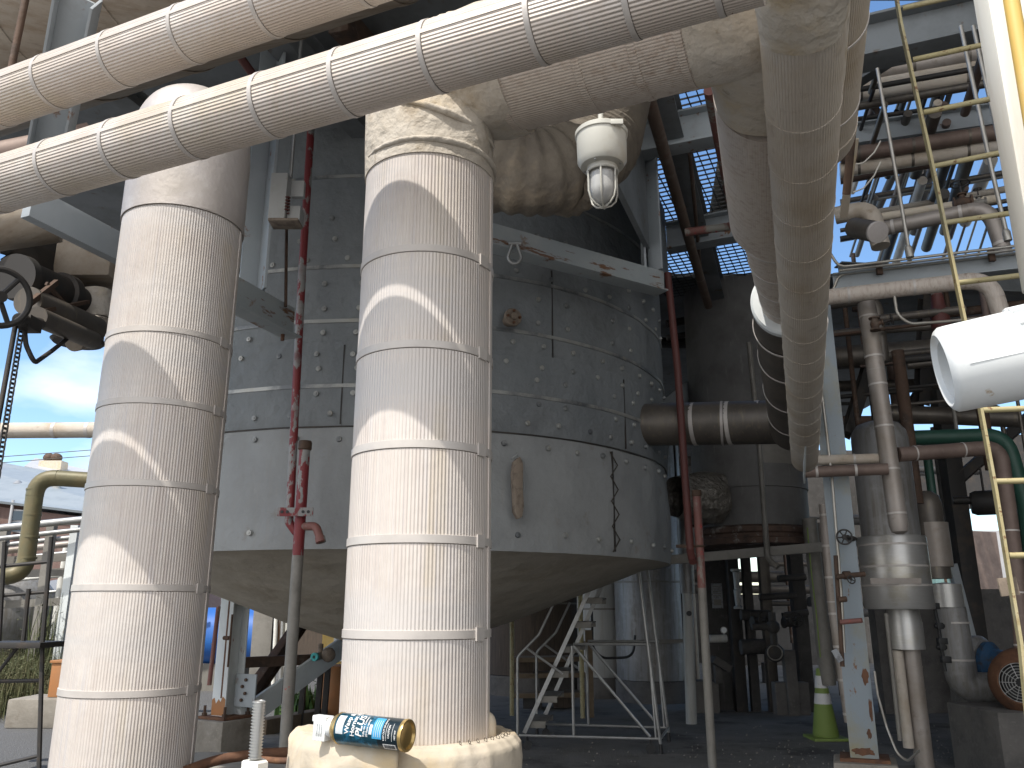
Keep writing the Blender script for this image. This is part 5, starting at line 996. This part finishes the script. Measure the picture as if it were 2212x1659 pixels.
# ================================================================== right: overhead pipe racks against the sky
b = MB()
beam('rack_beam', 'heavy grey steel beam at the top of the rack, crossing behind the ladder', hz(1835, 102, 6.6), hz(2190, 22, 6.6), .3, .42, M['paint_deck'], None, 'i')
beam('rack_brace', 'dark diagonal brace under the heavy grey beam, left of the ladder', P(1832, 182, 7.4), P(1985, 82, 7.0), .14, .14, M['paint_deck'], kind='i')
g = 'overhead rack pipes'
for lab, x0, y0, x1, y1, z, r, m in (
    ('thickest grey pipe, uppermost on the rack under the heavy beam', 1820, 172, 2180, 102, 7.4, 22, 'alum_far'), ('grey pipe tucked just under the thickest rack pipe', 1820, 207, 2180, 156, 7.2, 17, 'alum_dirty'),
    ('rust brown insulated pipe on the rack, above its grey brown twin', 1815, 337, 2200, 279, 6.4, 16, 'alum_brown'), ('grey brown insulated pipe just below the rust brown rack pipe', 1815, 368, 2200, 309, 6.3, 16, 'alum_dirty')):
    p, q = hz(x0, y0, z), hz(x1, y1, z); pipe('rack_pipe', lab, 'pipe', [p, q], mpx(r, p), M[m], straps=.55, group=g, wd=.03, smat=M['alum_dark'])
beam('rack_beam', 'corroded pale rack beam above the rust brown pipe', hz(1815, 298, 6.7), hz(2190, 246, 6.7), .16, .26, M['paint_blue'], None, 'i')
for k in range(3): line('conduit', ['nearest', 'middle', 'farthest'][k] + ' of three dark conduits lying on the corroded rack beam', 'conduit', [hz(1815, 276 - k * 7, 6.9), hz(2080, 240 - k * 7, 6.9)], .025, M['dark'])
pipe('bent_pipe', 'brown bent pipe rising in a loop above the corroded rack beam', 'pipe', [hz(1825, 231, 7.2), hz(1892, 226, 7.2), hz(1903, 272, 7.0)], .04, M['brown_pipe'], bend=.15)
for k, (x0, y0, x1, y1, r, lab) in enumerate(((2060, 66, 2010, 244, .035, 'leftmost of three slim dark pipes high above the ladder'), (2075, 80, 2024, 240, .03, 'middle of three slim dark pipes high above the ladder'), (2086, 92, 2040, 238, .03, 'rightmost of three slim dark pipes high above the ladder'),
    (1935, 365, 1880, 490, .05, 'short dark overhead pipe by the fat hanging pipe'), (1990, 370, 1952, 498, .04, 'slim dark overhead pipe left of the ladder rail'), (2010, 360, 1975, 500, .07, 'thick dark overhead pipe crossing behind the ladder rail'), (2085, 350, 2040, 500, .07, 'thick dark overhead pipe right of the ladder rail'), (2140, 345, 2085, 480, .08, 'greyish overhead pipe behind the right ladder rungs'), (1962, 365, 1922, 495, .035, 'slim dark overhead pipe near the pale upright conduit'))):
    line('overhead_pipe', lab, 'pipe', [hz(x0, y0, 9.5), hz(x1, y1, 9.5)], r * 1.5, M['dark' if k != 7 else 'pipe_grey'])
for k, (pts, lab) in enumerate((([(1895, 148), (1936, 378), (1966, 556)], 'pale upright conduit left of the ladder rail'), ([(2075, 56), (2145, 378), (2178, 520)], 'left of two pale upright conduits crossing the ladder rungs'), ([(2102, 56), (2175, 378), (2204, 515)], 'right of two pale upright conduits crossing the ladder rungs'))):
    rt = root('conduit', lab, 'conduit', P(*pts[-1], 5.6)); b = MB(); b.sweep([P(x, y, 5.6) for x, y in pts], mpx(4.6 if k else 4, P(*pts[1], 5.6)), 12); part(b, 'tube', M['conduit'], rt)
    b = MB(); d = (P(*pts[-2], 5.6) - P(*pts[-1], 5.6)); b.lathe(P(*pts[-1], 5.6), [(.02, 0), (.028, 0), (.028, .07), (.018, .09)], 14, d); part(b, 'coupling', M['conduit'], rt)
for k in range(2): line('wire', ['upper', 'lower'][k] + ' pale wire curling from the fat overhead pipe across the brown rack pipes', 'wire', [P(1842, 356 + k * 60, 5), P(1865, 352 + k * 55, 5), P(1888, 330 + k * 50, 5), P(1902, 305 + k * 45, 5)], .005, M['wire_pale'], .05)
p, q, t_ = hz(1880, 500, 5.2), hz(2135, 447, 5.2), None; q2 = q + Vector((.1, 0, -.62))
pipe('insulated_pipe', 'grey insulated pipe with an elbow down, behind the ladder below the sky gap', 'pipe', [p, q, q2], mpx(15.5, p), M['alum_far'], straps=.6, elbow=M['alum_far'], bend=.2, wd=.03)
pipe('insulated_pipe', 'grey insulated pipe bend beside the fat overhead pipe, above the round end cap', 'pipe', [hz(1805, 466, 5.2), hz(1880, 450, 5.2), hz(1880, 450, 5.2) + Vector((.03, -.05, -.42))], .085, M['alum_dirty'], bend=.16)
qd = P(1897, 502, 6.2); rt = root('capped_pipe', 'short stub pipe with a pale round end cap facing down, left of the ladder', 'pipe', qd); A = Vector((.05, -.75, -.45)).normalized()
b = MB(); b.lathe(qd - A * .02, [(0, -.4), (.088, -.4), (.088, .0)], 32, A); part(b, 'stub', M['alum_dark'], rt); b = MB(); b.lathe(qd, [(.089, -.03), (.09, -.005), (.085, 0), (0, .004)], 32, A); part(b, 'end_cap', M['alum_smooth'], rt)
line('yellow_pipe', 'faded yellow pipe along the rack behind the grey insulated pipe', 'pipe', [hz(1885, 472, 5.5), hz(2160, 428, 5.5)], .045, M['tarp'])
valve('black handwheel valve on top of the grey insulated pipe, behind the ladder', hz(2080, 438, 5.32), U, .045, M['rust_dark'], M['dark'], Z, .085)
valve('small valve with a stubby top, right of the handwheel valve on the grey pipe', hz(2116, 438, 5.34), U, .032, M['pipe_grey'], M['dark'], Z, .035)
for k in range(3):
    r0, r1_ = hz(1812, 577 + k * 8, 4.35), hz(2230, 527 + k * 8, 4.35); e = [r0 + Vector((-.12, .02, .28 - k * .02)), r0, r1_] if k == 0 else ([r0 + Vector((-.1, .05, -.25)), r0, r1_] if k == 2 else [r0, r1_])
    line('conduit', ['topmost', 'middle', 'lowest'][k] + ' of three silver conduits running along the pale beam behind the ladder', 'conduit', e, .0125, M['conduit'], .1)
for px, py in ((1898, 580), (2140, 551)):
    b = MB(); q = hz(px, py, 4.35); b.box(q + Vector((0, -.01, 0)), (.05, .03, .12)); solo(b, 'conduit_clamp', M['rust_dark'], 'rusty clamp holding the three conduits, ' + ('nearer the overhead pipes' if px < 2000 else 'right of the ladder'), 'clamp', bev=.004)
beam('rack_beam', 'pale beam under the three silver conduits, behind the ladder', hz(1800, 612, 4.28), hz(2240, 562, 4.28), .12, .15, M['paint_blue'], None, 'i')
p, q = hz(1785, 642, 4.05), hz(2138, 602, 4.05); q2 = q + Vector((.12, .02, -.75))
pipe('insulated_pipe', 'tan ribbed pipe under the pale beam with an elbow down, behind the white plastic fitting', 'pipe', [p, q, q2], mpx(17, p), M['alum_run'], straps=.5, elbow=M['alum_run'], bend=.2, wd=.02)
line('cable', 'grey cable looping below the tan ribbed pipe', 'cable', [P(1932, 640, 6.2), P(1938, 680, 6.2), P(1965, 700, 6.2), P(2050, 694, 6.2), P(2175, 682, 6.2)], .012, M['conduit'], .12)
q = P(2028, 668, 7.4); rt = root('red_valve', 'faded red valve body hanging under the tan ribbed pipe, behind the ladder', 'valve', q - Z * .2); b = MB(); b.lathe(q, [(0, -.2), (.085, -.2), (.085, -.02), (.075, .0), (.06, .03), (.055, .14), (0, .14)], 24); part(b, 'body', M['red_dark'], rt); b = MB(); b.cyl(q + Z * .14, q + Z * .3, .05, n=16); part(b, 'neck', M['red_worn'], rt)
line('dark_pipe', 'dark shiny pipe running into the red valve', 'pipe', [P(1890, 690, 7.5), P(2085, 668, 7.3)], .04, M['alum_dark'])
q = P(1884, 640, 6.72); valve('small rusty valve on top of the downcomer under the tan ribbed pipe', P(1890, 700, 6.6), Z, .03, M['rust_dark'], M['dark'], Vector((1, -.3, .2)), .04)

# ================================================================== behind: second vessel, tanks, pumps, walls under the deck
v2 = P(1628, 1170, 11.5); R2 = .75
rt = root('insulated_vessel', 'dark second vessel with a rusty bottom flange, behind the slender standpipe', 'vessel', v2)
zb2 = P(1628, 1172, 10.75).z
b = MB(); prof = [(R2 - .02, zb2 + .24)]
for (y, rr) in ((1105, R2), (1050, R2 + .004), (1049, R2 + .02), (960, R2 + .02), (959, R2 + .005)): prof.append((rr, P(1628, y, 10.75).z))
prof.append((R2, DZ)); b.lathe((v2.x, v2.y, 0), prof, 64, bump=.01, bs=4); part(b, 'shell', M['drum_grey'], rt)
b = MB(); b.lathe((v2.x, v2.y, 0), [(0, zb2 - .02), (R2 * .6, zb2 - .01), (R2 + .02, zb2), (R2 + .02, zb2 + .07), (R2 - .01, zb2 + .09), (R2 - .01, zb2 + .13), (R2 + .02, zb2 + .15), (R2 + .02, zb2 + .21), (R2 - .05, zb2 + .25)], 64, bump=.008, bs=12); part(b, 'bottom_flange', M['crust'], rt)
b = MB(); q = P(1690, 975, 10.74); b.lathe((v2.x, v2.y, 0), [(R2 + .03, P(1628, 1000, 10.75).z), (R2 + .03, P(1628, 940, 10.75).z)], 20, a0=R_(268), a1=R_(318)); part(b, 'patch_sheet', M['pipe_grey'], rt)
b = MB(); A = Vector((-.9, -.35, 0)).normalized(); q = P(1500, 1075, 10.9); b.lathe(q - A * .15, [(.33, -.2), (.36, 0), (.34, .14), (.30, .2), (.27, .45)], 40, A, bump=.05, bs=7); part(b, 'foil_nozzle', M['foil'], rt)
b = MB(); q = P(1600, 1150, 10.72)
for k in range(3): p = P(1560 + k * 60, 1138 + (k % 2) * 8, 10.72); b.prism([p, p + Vector((.22, 0, .02)), p + Vector((.2, 0, -.08)), p + Vector((.03, 0, -.06))], Vector((0, -1, 0)), .03); 
beam('support_beam', 'grey angle beam under the second vessel, running to the lime cone', P(1440, 1210, 10.4), P(1795, 1180, 10.2), .09, .11, M['pipe_grey'], kind='box')
beam('diagonal_brace', 'dusty grey diagonal brace behind the thin dull red pipe', P(1440, 885, 11.5), P(1660, 715, 12.4), .06, .3, M['paint_deck'])
line('pipe_drop', 'thin grey pipe with an elbow hanging in front of the second vessel', 'pipe', [P(1618, 740, 10.2), P(1640, 960, 10.2), P(1658, 1205, 10.2), P(1680, 1226, 10.1)], .034, M['pipe_grey'], .1)
line('dark_pipe', 'dark pipes bundle crossing behind the thick receding pipe under the deck', 'pipe', [P(1440, 700, 12), P(1660, 660, 12)], .06, M['dark'])
line('dark_pipe', 'second dark pipe under the deck above the dusty brace', 'pipe', [P(1440, 730, 12), P(1640, 695, 12)], .045, M['sheet_dark'])
for k, (px, w_, m, lab, zt) in enumerate(((1594, .17, 'dark', 'black steel column with the pale valve stem in front', 5.9), (1625, .13, 'sheet_dark', 'dark leaning steel column in front of the bright gap', 5.9), (1735, .2, 'sheet_dark', 'dark steel column behind the lime cone', 5.9), (1664, .15, 'alum_dark', 'dark upright pipe above the pump motor', 5.9))):
    q = P(px, 1420, 13.4); beam('steel_column', lab, Vector((q.x, q.y, 0)), Vector((q.x, q.y, zt)), w_, w_, M[m], up=Vector((1, 0, 0)), cat='column')
q = P(1592, 1272, 13.2); b = MB(); b.lathe(q - Z * .3, [(0, 0), (.07, 0), (.07, .03), (.04, .05), (.055, .28), (.04, .3), (.05, .55), (.08, .57), (.08, .6), (0, .6)], 16); solo(b, 'spindle_column', M['tank_white'], 'pale bone shaped valve spindle in front of the black column', 'valve')
q = P(1480, 1300, 12.0); rt = root('white_pillar_pipe', 'dirty white upright pipe with a wider upper sleeve, left of the slender standpipe', 'pipe', Vector((q.x, q.y, 0)))
b = MB(); b.cyl((q.x, q.y, 0), (q.x + .04, q.y, P(1490, 1282, 12).z), .075, n=20); part(b, 'lower_pipe', M['tank_white'], rt); b = MB(); b.cyl((q.x + .04, q.y, P(1490, 1282, 12).z), (q.x + .04, q.y, 3), .095, n=20); part(b, 'sleeve', M['steel_tank'], rt); b = MB(); q2 = P(1489, 1325, 11.9); b.cyl(q2, q2 + Vector((0, .1, 0)), .035, n=12); part(b, 'port', M['black'], rt)
q = P(1548, 1300, 13.6); b = MB(); b.box(Vector((q.x, q.y, 1.7)), (.52, .08, 3.4)); solo(b, 'panel_board', M['sheet_dark'], 'dark upright panel board behind the slender standpipe', 'board')
q = P(1549, 1287, 13.5); rt = root('notice_board', 'faded grey notice sheet on the dark panel board', 'notice', q); b = MB(); b.box(q, (.17, .012, .38)); part(b, 'sheet', M['paper'], rt)
b = MB()
for k in range(5): b.box(q + Vector((0, -.0075, .14 - k * .035)), (.13, .002, .012))
b.box(q + Vector((0, -.0075, -.10)), (.11, .002, .09)); part(b, 'printed_rows', M['pipe_grey'], rt)
q = P(1551, 1380, 12.4); rt = root('gauge_drum', 'small white horizontal cylinder with a round gauge above, right of the slender standpipe', 'gauge', q)
b = MB(); b.lathe(q + Vector((-.13, 0, 0)), [(0, 0), (.05, .005), (.055, .02), (.055, .24), (.05, .255), (0, .26)], 20, Vector((1, 0, .02))); part(b, 'cylinder', M['tank_white'], rt)
qg = q + Vector((.09, -.02, .12)); b = MB(); b.cyl(qg, qg + Vector((0, .035, 0)), .045, n=20); b.cyl(qg + Vector((0, .02, -.1)), qg + Vector((0, .02, -.03)), .012, n=8); part(b, 'gauge_case', M['galv'], rt); b = MB(); b.cyl(qg - Vector((0, .003, 0)), qg - Vector((0, .0005, 0)), .037, n=20); part(b, 'gauge_face', M['white'], rt)
q = P(1556, 1434, 12.2); b = MB(); b.box(q, (.26, .3, .1), Vector((.85, 0, -.5)), Vector((0, 1, 0))); b.box(q - Z * .14 - Vector((.04, 0, 0)), (.1, .1, .24)); solo(b, 'tilted_box', M['sheet_dark'], 'dark tilted box lid above the concrete pedestal behind the standpipe', 'box', bev=.008)
for k, (px, y0, y1, w_, lab) in enumerate(((1526, 1472, 1541, .42, 'wide concrete pedestal behind the foot of the slender standpipe'), (1694, 1474, 1546, .2, 'small concrete pedestal with a bright spot, left of the lime cone'), (1740, 1474, 1546, .18, 'narrow concrete pedestal nearest the lime cone'), (1666, 1432, 1476, .24, 'dark concrete pedestal below the pump motor'))):
    p = P(px, y1, 12.4); p = hz(px, y1, 0); zt = P(px, y0, p.y).z; b = MB(); b.box((p.x, p.y + w_ / 2, zt / 2), (w_, w_, zt)); solo(b, 'concrete_pedestal', M['concrete_dark'], lab, 'pedestal', bev=.015)
p = hz(1714, 1546, 0); zt = P(1710, 1404, p.y).z; beam('concrete_post', 'tall pale concrete post standing between two small pedestals, left of the lime cone', Vector((p.x, p.y, 0)), Vector((p.x, p.y, zt)), .16, .16, M['concrete_dark'], up=Vector((1, 0, 0)), cat='post')
q = P(1674, 1410, 12.3); rt = root('pump', 'dark pump with a round motor end, under the second vessel', 'pump', q - Z * .2); A = (EYE - q).normalized(); b = MB(); b.lathe(q, [(0, .02), (.09, .02), (.12, 0), (.13, -.05), (.13, -.4), (0, -.42)], 28, A); part(b, 'motor', M['dark'], rt)
b = MB(); b.torus(q + A * .02, A, .1, .01, 28, 6); part(b, 'end_ring', M['pipe_grey'], rt); b = MB(); b.cyl(q + Z * .1, q + Z * .55, .05, n=14); b.ball(q + Z * .35, .1, 12); b.cyl(q + Z * .35 - Vector((.3, 0, 0)), q + Z * .35, .045, n=12); part(b, 'casing', M['sheet_dark'], rt)
for k, (px, py, s_, lab) in enumerate(((1640, 1345, 1, 'dark valve between the leaning column and the dark upright pipe'), (1706, 1345, .9, 'dark valve above the tall concrete post'), (1760, 1300, .8, 'dark valve behind the grey pipe by the lime cone'))):
    valve(lab, P(px, py, 12.8), Vector((1, .2, 0)), .06 * s_, M['sheet_dark'], M['dark'], Vector((.1, -1, .2)), .11 * s_)
for k, (x0, y0, x1, y1, r) in enumerate(((1600, 1328, 1665, 1330, .08), (1640, 1290, 1720, 1286, .05), (1690, 1330, 1745, 1322, .045), (1600, 1398, 1650, 1396, .11), (1680, 1250, 1740, 1246, .05))):
    line('dark_pipe', ['dark level pipe between the two dark columns', 'dark level pipe over the pump, upper', 'thin dark pipe from the tall concrete post', 'thick dark pipe low between the columns', 'dark pipe at the top behind the lime cone'][k], 'pipe', [P(x0, y0, 13), P(x1, y1, 13)], r, M['sheet_dark'])
# tanks behind the rolling stairs
def tank(label, px, d, r, zt, m, hoops=(), name='storage_tank'):
    q = P(px, 1300, d); rt = root(name, label, 'tank', Vector((q.x, q.y, 0))); b = MB(); b.lathe((q.x, q.y, 0), [(r, .35), (r, zt), (r * .9, zt + .1), (0, zt + .2)], 48); part(b, 'shell', m, rt)
    for h in hoops: strap_ring(Vector((q.x, q.y, h)), Z, r, rt, M['pipe_grey'], .03, .006)
    b = MB(); b.lathe((q.x, q.y, 0), [(0, 0), (r * 1.05, 0), (r * 1.05, .34), (0, .35)], 48); part(b, 'base', M['concrete_dark'], rt); return rt
tank('dull streaked steel tank behind the back legs of the rolling stairs', 1405, 15.0, .62, 4.4, M['steel_tank'], (1.95, .95))
tank('dirty white tank glimpsed through the rolling stairs', 1296, 15.6, .42, 4.2, M['tank_white'], (1.5, 2.0))
tank('rust brown streaked tank left of the rolling stairs', 1150, 16.5, .95, 4.6, M['tank_brown'], (1.6,))
for k, (px, lab) in enumerate(((1106, 'yellow rusty post left of the rolling stairs'), (1258, 'yellow rusty post behind the rolling stairs'))):
    q = P(px, 1500, 12.9 if k == 0 else 12.6); line('yellow_post', lab, 'post', [Vector((q.x, q.y, 0)), Vector((q.x, q.y, 3.2 if k else 2.2))], .035, M['yellow'])
q = P(1272, 1400, 12.7); beam('wooden_post', 'grey timber post behind the rolling stairs, beside the yellow post', Vector((q.x, q.y, 0)), Vector((q.x, q.y, 1.2)), .1, .1, M['wood'], up=Vector((1, 0, 0)), cat='post')
for k, (y, lab) in enumerate(((1424, 'upper timber shelf behind the rolling stairs'), (1458, 'middle timber shelf behind the rolling stairs'), (1500, 'lowest timber shelf behind the rolling stairs'))):
    beam('timber_shelf', lab, P(1110, y, 13.8), P(1262, y - 2, 13.8), .5, .07, M['wood'], 'timber shelves', cat='shelf')
for k, (px, y) in enumerate(((1130, 1440), (1185, 1475), (1215, 1512), (1150, 1520))):
    b = MB(); q = P(px, y, 13.9); b.box(q, (.3, .3, .2)); solo(b, 'crate', M['sheet_dark' if k % 2 else 'tank_brown'], ['dark crate on the upper timber shelf', 'brown crate on the middle timber shelf', 'dark crate below the lowest timber shelf, right', 'brown crate below the lowest timber shelf, left'][k], 'crate', bev=.01)
line('hose', 'black hose drooping in a loop in front of the dull steel tank', 'hose', [P(1278, 1300, 13.5), P(1280, 1400, 13.5), P(1300, 1422, 13.5), P(1368, 1420, 13.5), P(1372, 1372, 13.5)], .02, M['black'], .25)
beam('pipe_rail', 'grey level rail in front of the tanks, behind the rolling stairs', P(1250, 1388, 13.2), P(1480, 1384, 13.2), .05, .05, M['pipe_grey'])
# walls and far structures closing the view under the deck
def wall(label, x0, x1, d, z0, z1, m, name='shed_wall', th=.2):
    a, c = P(x0, 1300, d), P(x1, 1300, d + .3); b = MB(); b.bar(Vector((a.x, a.y, (z0 + z1) / 2)), Vector((c.x, c.y, (z0 + z1) / 2)), th, z1 - z0); return solo(b, name, m, label, 'wall')
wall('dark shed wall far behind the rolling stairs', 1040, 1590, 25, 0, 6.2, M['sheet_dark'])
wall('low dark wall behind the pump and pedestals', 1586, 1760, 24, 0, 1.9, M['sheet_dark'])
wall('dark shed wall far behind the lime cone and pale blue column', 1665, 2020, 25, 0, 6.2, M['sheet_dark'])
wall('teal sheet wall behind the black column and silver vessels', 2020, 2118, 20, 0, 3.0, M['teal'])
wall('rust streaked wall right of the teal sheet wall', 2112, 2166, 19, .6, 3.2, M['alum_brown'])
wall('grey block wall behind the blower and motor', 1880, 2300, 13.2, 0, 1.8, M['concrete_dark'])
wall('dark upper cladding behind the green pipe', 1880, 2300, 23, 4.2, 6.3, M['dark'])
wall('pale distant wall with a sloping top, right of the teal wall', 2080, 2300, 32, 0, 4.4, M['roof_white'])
q = P(2088, 1250, 12.2); rt = root('steel_column', 'thick black steel column in front of the teal sheet wall', 'column', Vector((q.x, q.y, 0))); b = MB(); b.box((q.x, q.y, 2.9), (.24, .24, 5.8)); part(b, 'shaft', M['dark'], rt, bev=.004)
b = MB(); b.ibeam(Vector((q.x, q.y - .05, 3.3)), Vector((q.x + 1.6, q.y - .2, 4.6)), .14, .16, .012); part(b, 'brace', M['dark'], rt)
beam('white_channel', 'pale blue white channel upright right of the narrower vessel', P(2056, 1218, 11), P(2108, 1420, 11), .1, .1, M['paint_blue'], up=Vector((1, 0, 0)))
q = P(2128, 1086, 10.5); rt = root('dark_drum', 'black round drum hanging on a pipe left of the ladder, before the pale wall', 'drum', q); b = MB(); b.lathe(q, [(0, -.17), (.13, -.16), (.155, -.1), (.155, .1), (.13, .16), (0, .17)], 28, Vector((.9, -.4, 0))); part(b, 'body', M['dark'], rt); b = MB(); b.sweep(smooth_path([q - Vector((.35, -.1, -.04)), q + Vector((-.1, 0, .03)), q], .1), .05, 12); b.cyl(q + Z * .1, q + Z * .45, .014, n=8); part(b, 'pipe', M['dark'], rt)
q = P(2178, 1267, 3.85); b = MB(); b.box(q, (.085, .012, .08), Vector((.98, 0, .1)), Vector((0, 1, 0))); solo(b, 'clip_plate', M['lug'], 'brown bolted plate on the yellow ladder rail near its foot', 'plate', bev=.002)
for k, (x0, y0, x1, y1, r, d, lab) in enumerate(((1790, 775, 2060, 755, .16, 10.5, 'fat dark pipe under the deck behind the downcomer'), (1795, 835, 2100, 828, .08, 11, 'dark level pipe behind the top of the silver vessel'), (1900, 892, 2200, 905, .11, 10, 'fat dark pipe above the green pipe'), (1800, 720, 2010, 705, .05, 9.5, 'slim dark pipe under the tan ribbed pipe'), (1960, 790, 2140, 770, .05, 9.5, 'slim dark pipe left of the white plastic fitting'))):
    line('dark_pipe', lab, 'pipe', [P(x0, y0, d), P(x1, y1, d - .3)], r, M['alum_dark'])
for k, (x0, y0, x1, y1, lab) in enumerate(((1830, 940, 1905, 700, 'dark diagonal deck brace left of the downcomer'), (1940, 930, 2060, 730, 'dark diagonal deck brace behind the red valve'), (2060, 880, 2200, 690, 'dark diagonal deck brace behind the white plastic fitting'), (1990, 880, 2000, 640, 'dark upright under the deck by the red valve'))):
    beam('deck_brace', lab, P(x0, y0, 10.2), P(x1, y1, 10.6), .14, .16, M['dark'], kind='i', up=Vector((0, 1, 0)), cat='brace')
q = P(1985, 835, 10); b = MB(); b.lathe(Vector((q.x - .3, q.y, 2.6)), [(.14, 0), (.14, .55), (.1, .7), (0, .72)], 24); solo(b, 'dark_vessel', M['alum_dark'], 'dark dome topped upright cylinder between the downcomer and the white fitting', 'vessel')
q = P(2186, 1180, 8.5); line('pale_pipe', 'thick pale upright pipe behind the ladder, right of the black drum', 'pipe', [P(2165, 1000, 9.6), P(2205, 1260, 9.6)], .07, M['alum_run'])
beam('rack_beam', 'level dark deck edge beam closing the far side of the sky gap', hz(1810, 572, 6.0) + Z * -.14, hz(2300, 600, 6.0) + Z * -.14, .2, .3, M['paint_deck'], None, 'i')

beam_w = MB(); beam_w.box((8.8, 3.5, 6.5), (.4, 19, 13)); solo(beam_w, 'shade_wall', M['sheet_dark'], 'tall dark wall added out of view beyond the right edge to cut sky light', 'wall')  # unseen blocker, added to darken the right side
# shadowed clutter under the deck: pipes and uprights nothing tells apart
rng = random.Random(21); gl = 'dim pipes in the shadow under the deck'
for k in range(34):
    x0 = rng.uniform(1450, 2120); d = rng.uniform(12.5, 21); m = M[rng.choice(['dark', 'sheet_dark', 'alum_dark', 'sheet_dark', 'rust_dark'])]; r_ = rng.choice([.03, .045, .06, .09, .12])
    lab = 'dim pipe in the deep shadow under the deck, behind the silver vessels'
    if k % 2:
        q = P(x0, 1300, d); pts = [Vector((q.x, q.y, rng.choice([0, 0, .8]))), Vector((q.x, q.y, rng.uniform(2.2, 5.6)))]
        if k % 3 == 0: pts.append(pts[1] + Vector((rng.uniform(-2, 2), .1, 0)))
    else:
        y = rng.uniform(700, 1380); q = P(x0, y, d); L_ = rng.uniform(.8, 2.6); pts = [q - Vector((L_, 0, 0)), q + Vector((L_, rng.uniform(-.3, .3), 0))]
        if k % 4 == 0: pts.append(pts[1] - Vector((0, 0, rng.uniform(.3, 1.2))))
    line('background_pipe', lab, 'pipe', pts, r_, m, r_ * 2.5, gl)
gl = 'slim pipes and conduits of the upper rack'
for k in range(66):
    z = rng.uniform(6.4, 8.8); x0, y0 = rng.uniform(1840, 2150), rng.uniform(60, 520)
    if k % 3 == 0: p, q = hz(1815, y0 + 55, z), hz(2190, y0 - 12, z)
    else: dx = rng.uniform(30, 60); p, q = hz(x0, y0, z), hz(x0 - dx, y0 + dx * 3.1, z)
    line('slim_rack_pipe', 'slim dusky pipe crossing the sky gap of the upper rack', 'pipe', [p, q], rng.choice([.02, .03, .045, .07]), M[rng.choice(['dark', 'alum_dark', 'pipe_grey', 'alum_brown', 'alum_dirty'])], None, gl)
# loose stones on the asphalt
b = MB()
for k in range(420):
    x, y = (rng.gauss(1800, 130), rng.uniform(1600, 1690)) if k % 2 else (rng.uniform(1080, 2150), rng.uniform(1560, 1680)); q = hz(x, y, .004); r_ = rng.uniform(.004, .014)
    pts = [q + Vector((r_ * math.cos(a + .4 * k), r_ * math.sin(a + .4 * k) * .8, 0)) for a in (0, 2.1, 4.2)] + [q + Vector((0, 0, r_ * .9))]
    b.add(pts, [(0, 1, 3), (1, 2, 3), (2, 0, 3), (0, 2, 1)])
o = b.build('loose_stones', M['concrete']); tag(o, 'small loose stones scattered on the dark asphalt around the lime cone', 'stones'); o['kind'] = 'stuff'

wall('dark brown shed wall far behind the white steel column', 545, 1045, 24.5, 0, 5.5, M['tank_brown'])

gl = 'dusky pipes between the downcomer and the ladder'
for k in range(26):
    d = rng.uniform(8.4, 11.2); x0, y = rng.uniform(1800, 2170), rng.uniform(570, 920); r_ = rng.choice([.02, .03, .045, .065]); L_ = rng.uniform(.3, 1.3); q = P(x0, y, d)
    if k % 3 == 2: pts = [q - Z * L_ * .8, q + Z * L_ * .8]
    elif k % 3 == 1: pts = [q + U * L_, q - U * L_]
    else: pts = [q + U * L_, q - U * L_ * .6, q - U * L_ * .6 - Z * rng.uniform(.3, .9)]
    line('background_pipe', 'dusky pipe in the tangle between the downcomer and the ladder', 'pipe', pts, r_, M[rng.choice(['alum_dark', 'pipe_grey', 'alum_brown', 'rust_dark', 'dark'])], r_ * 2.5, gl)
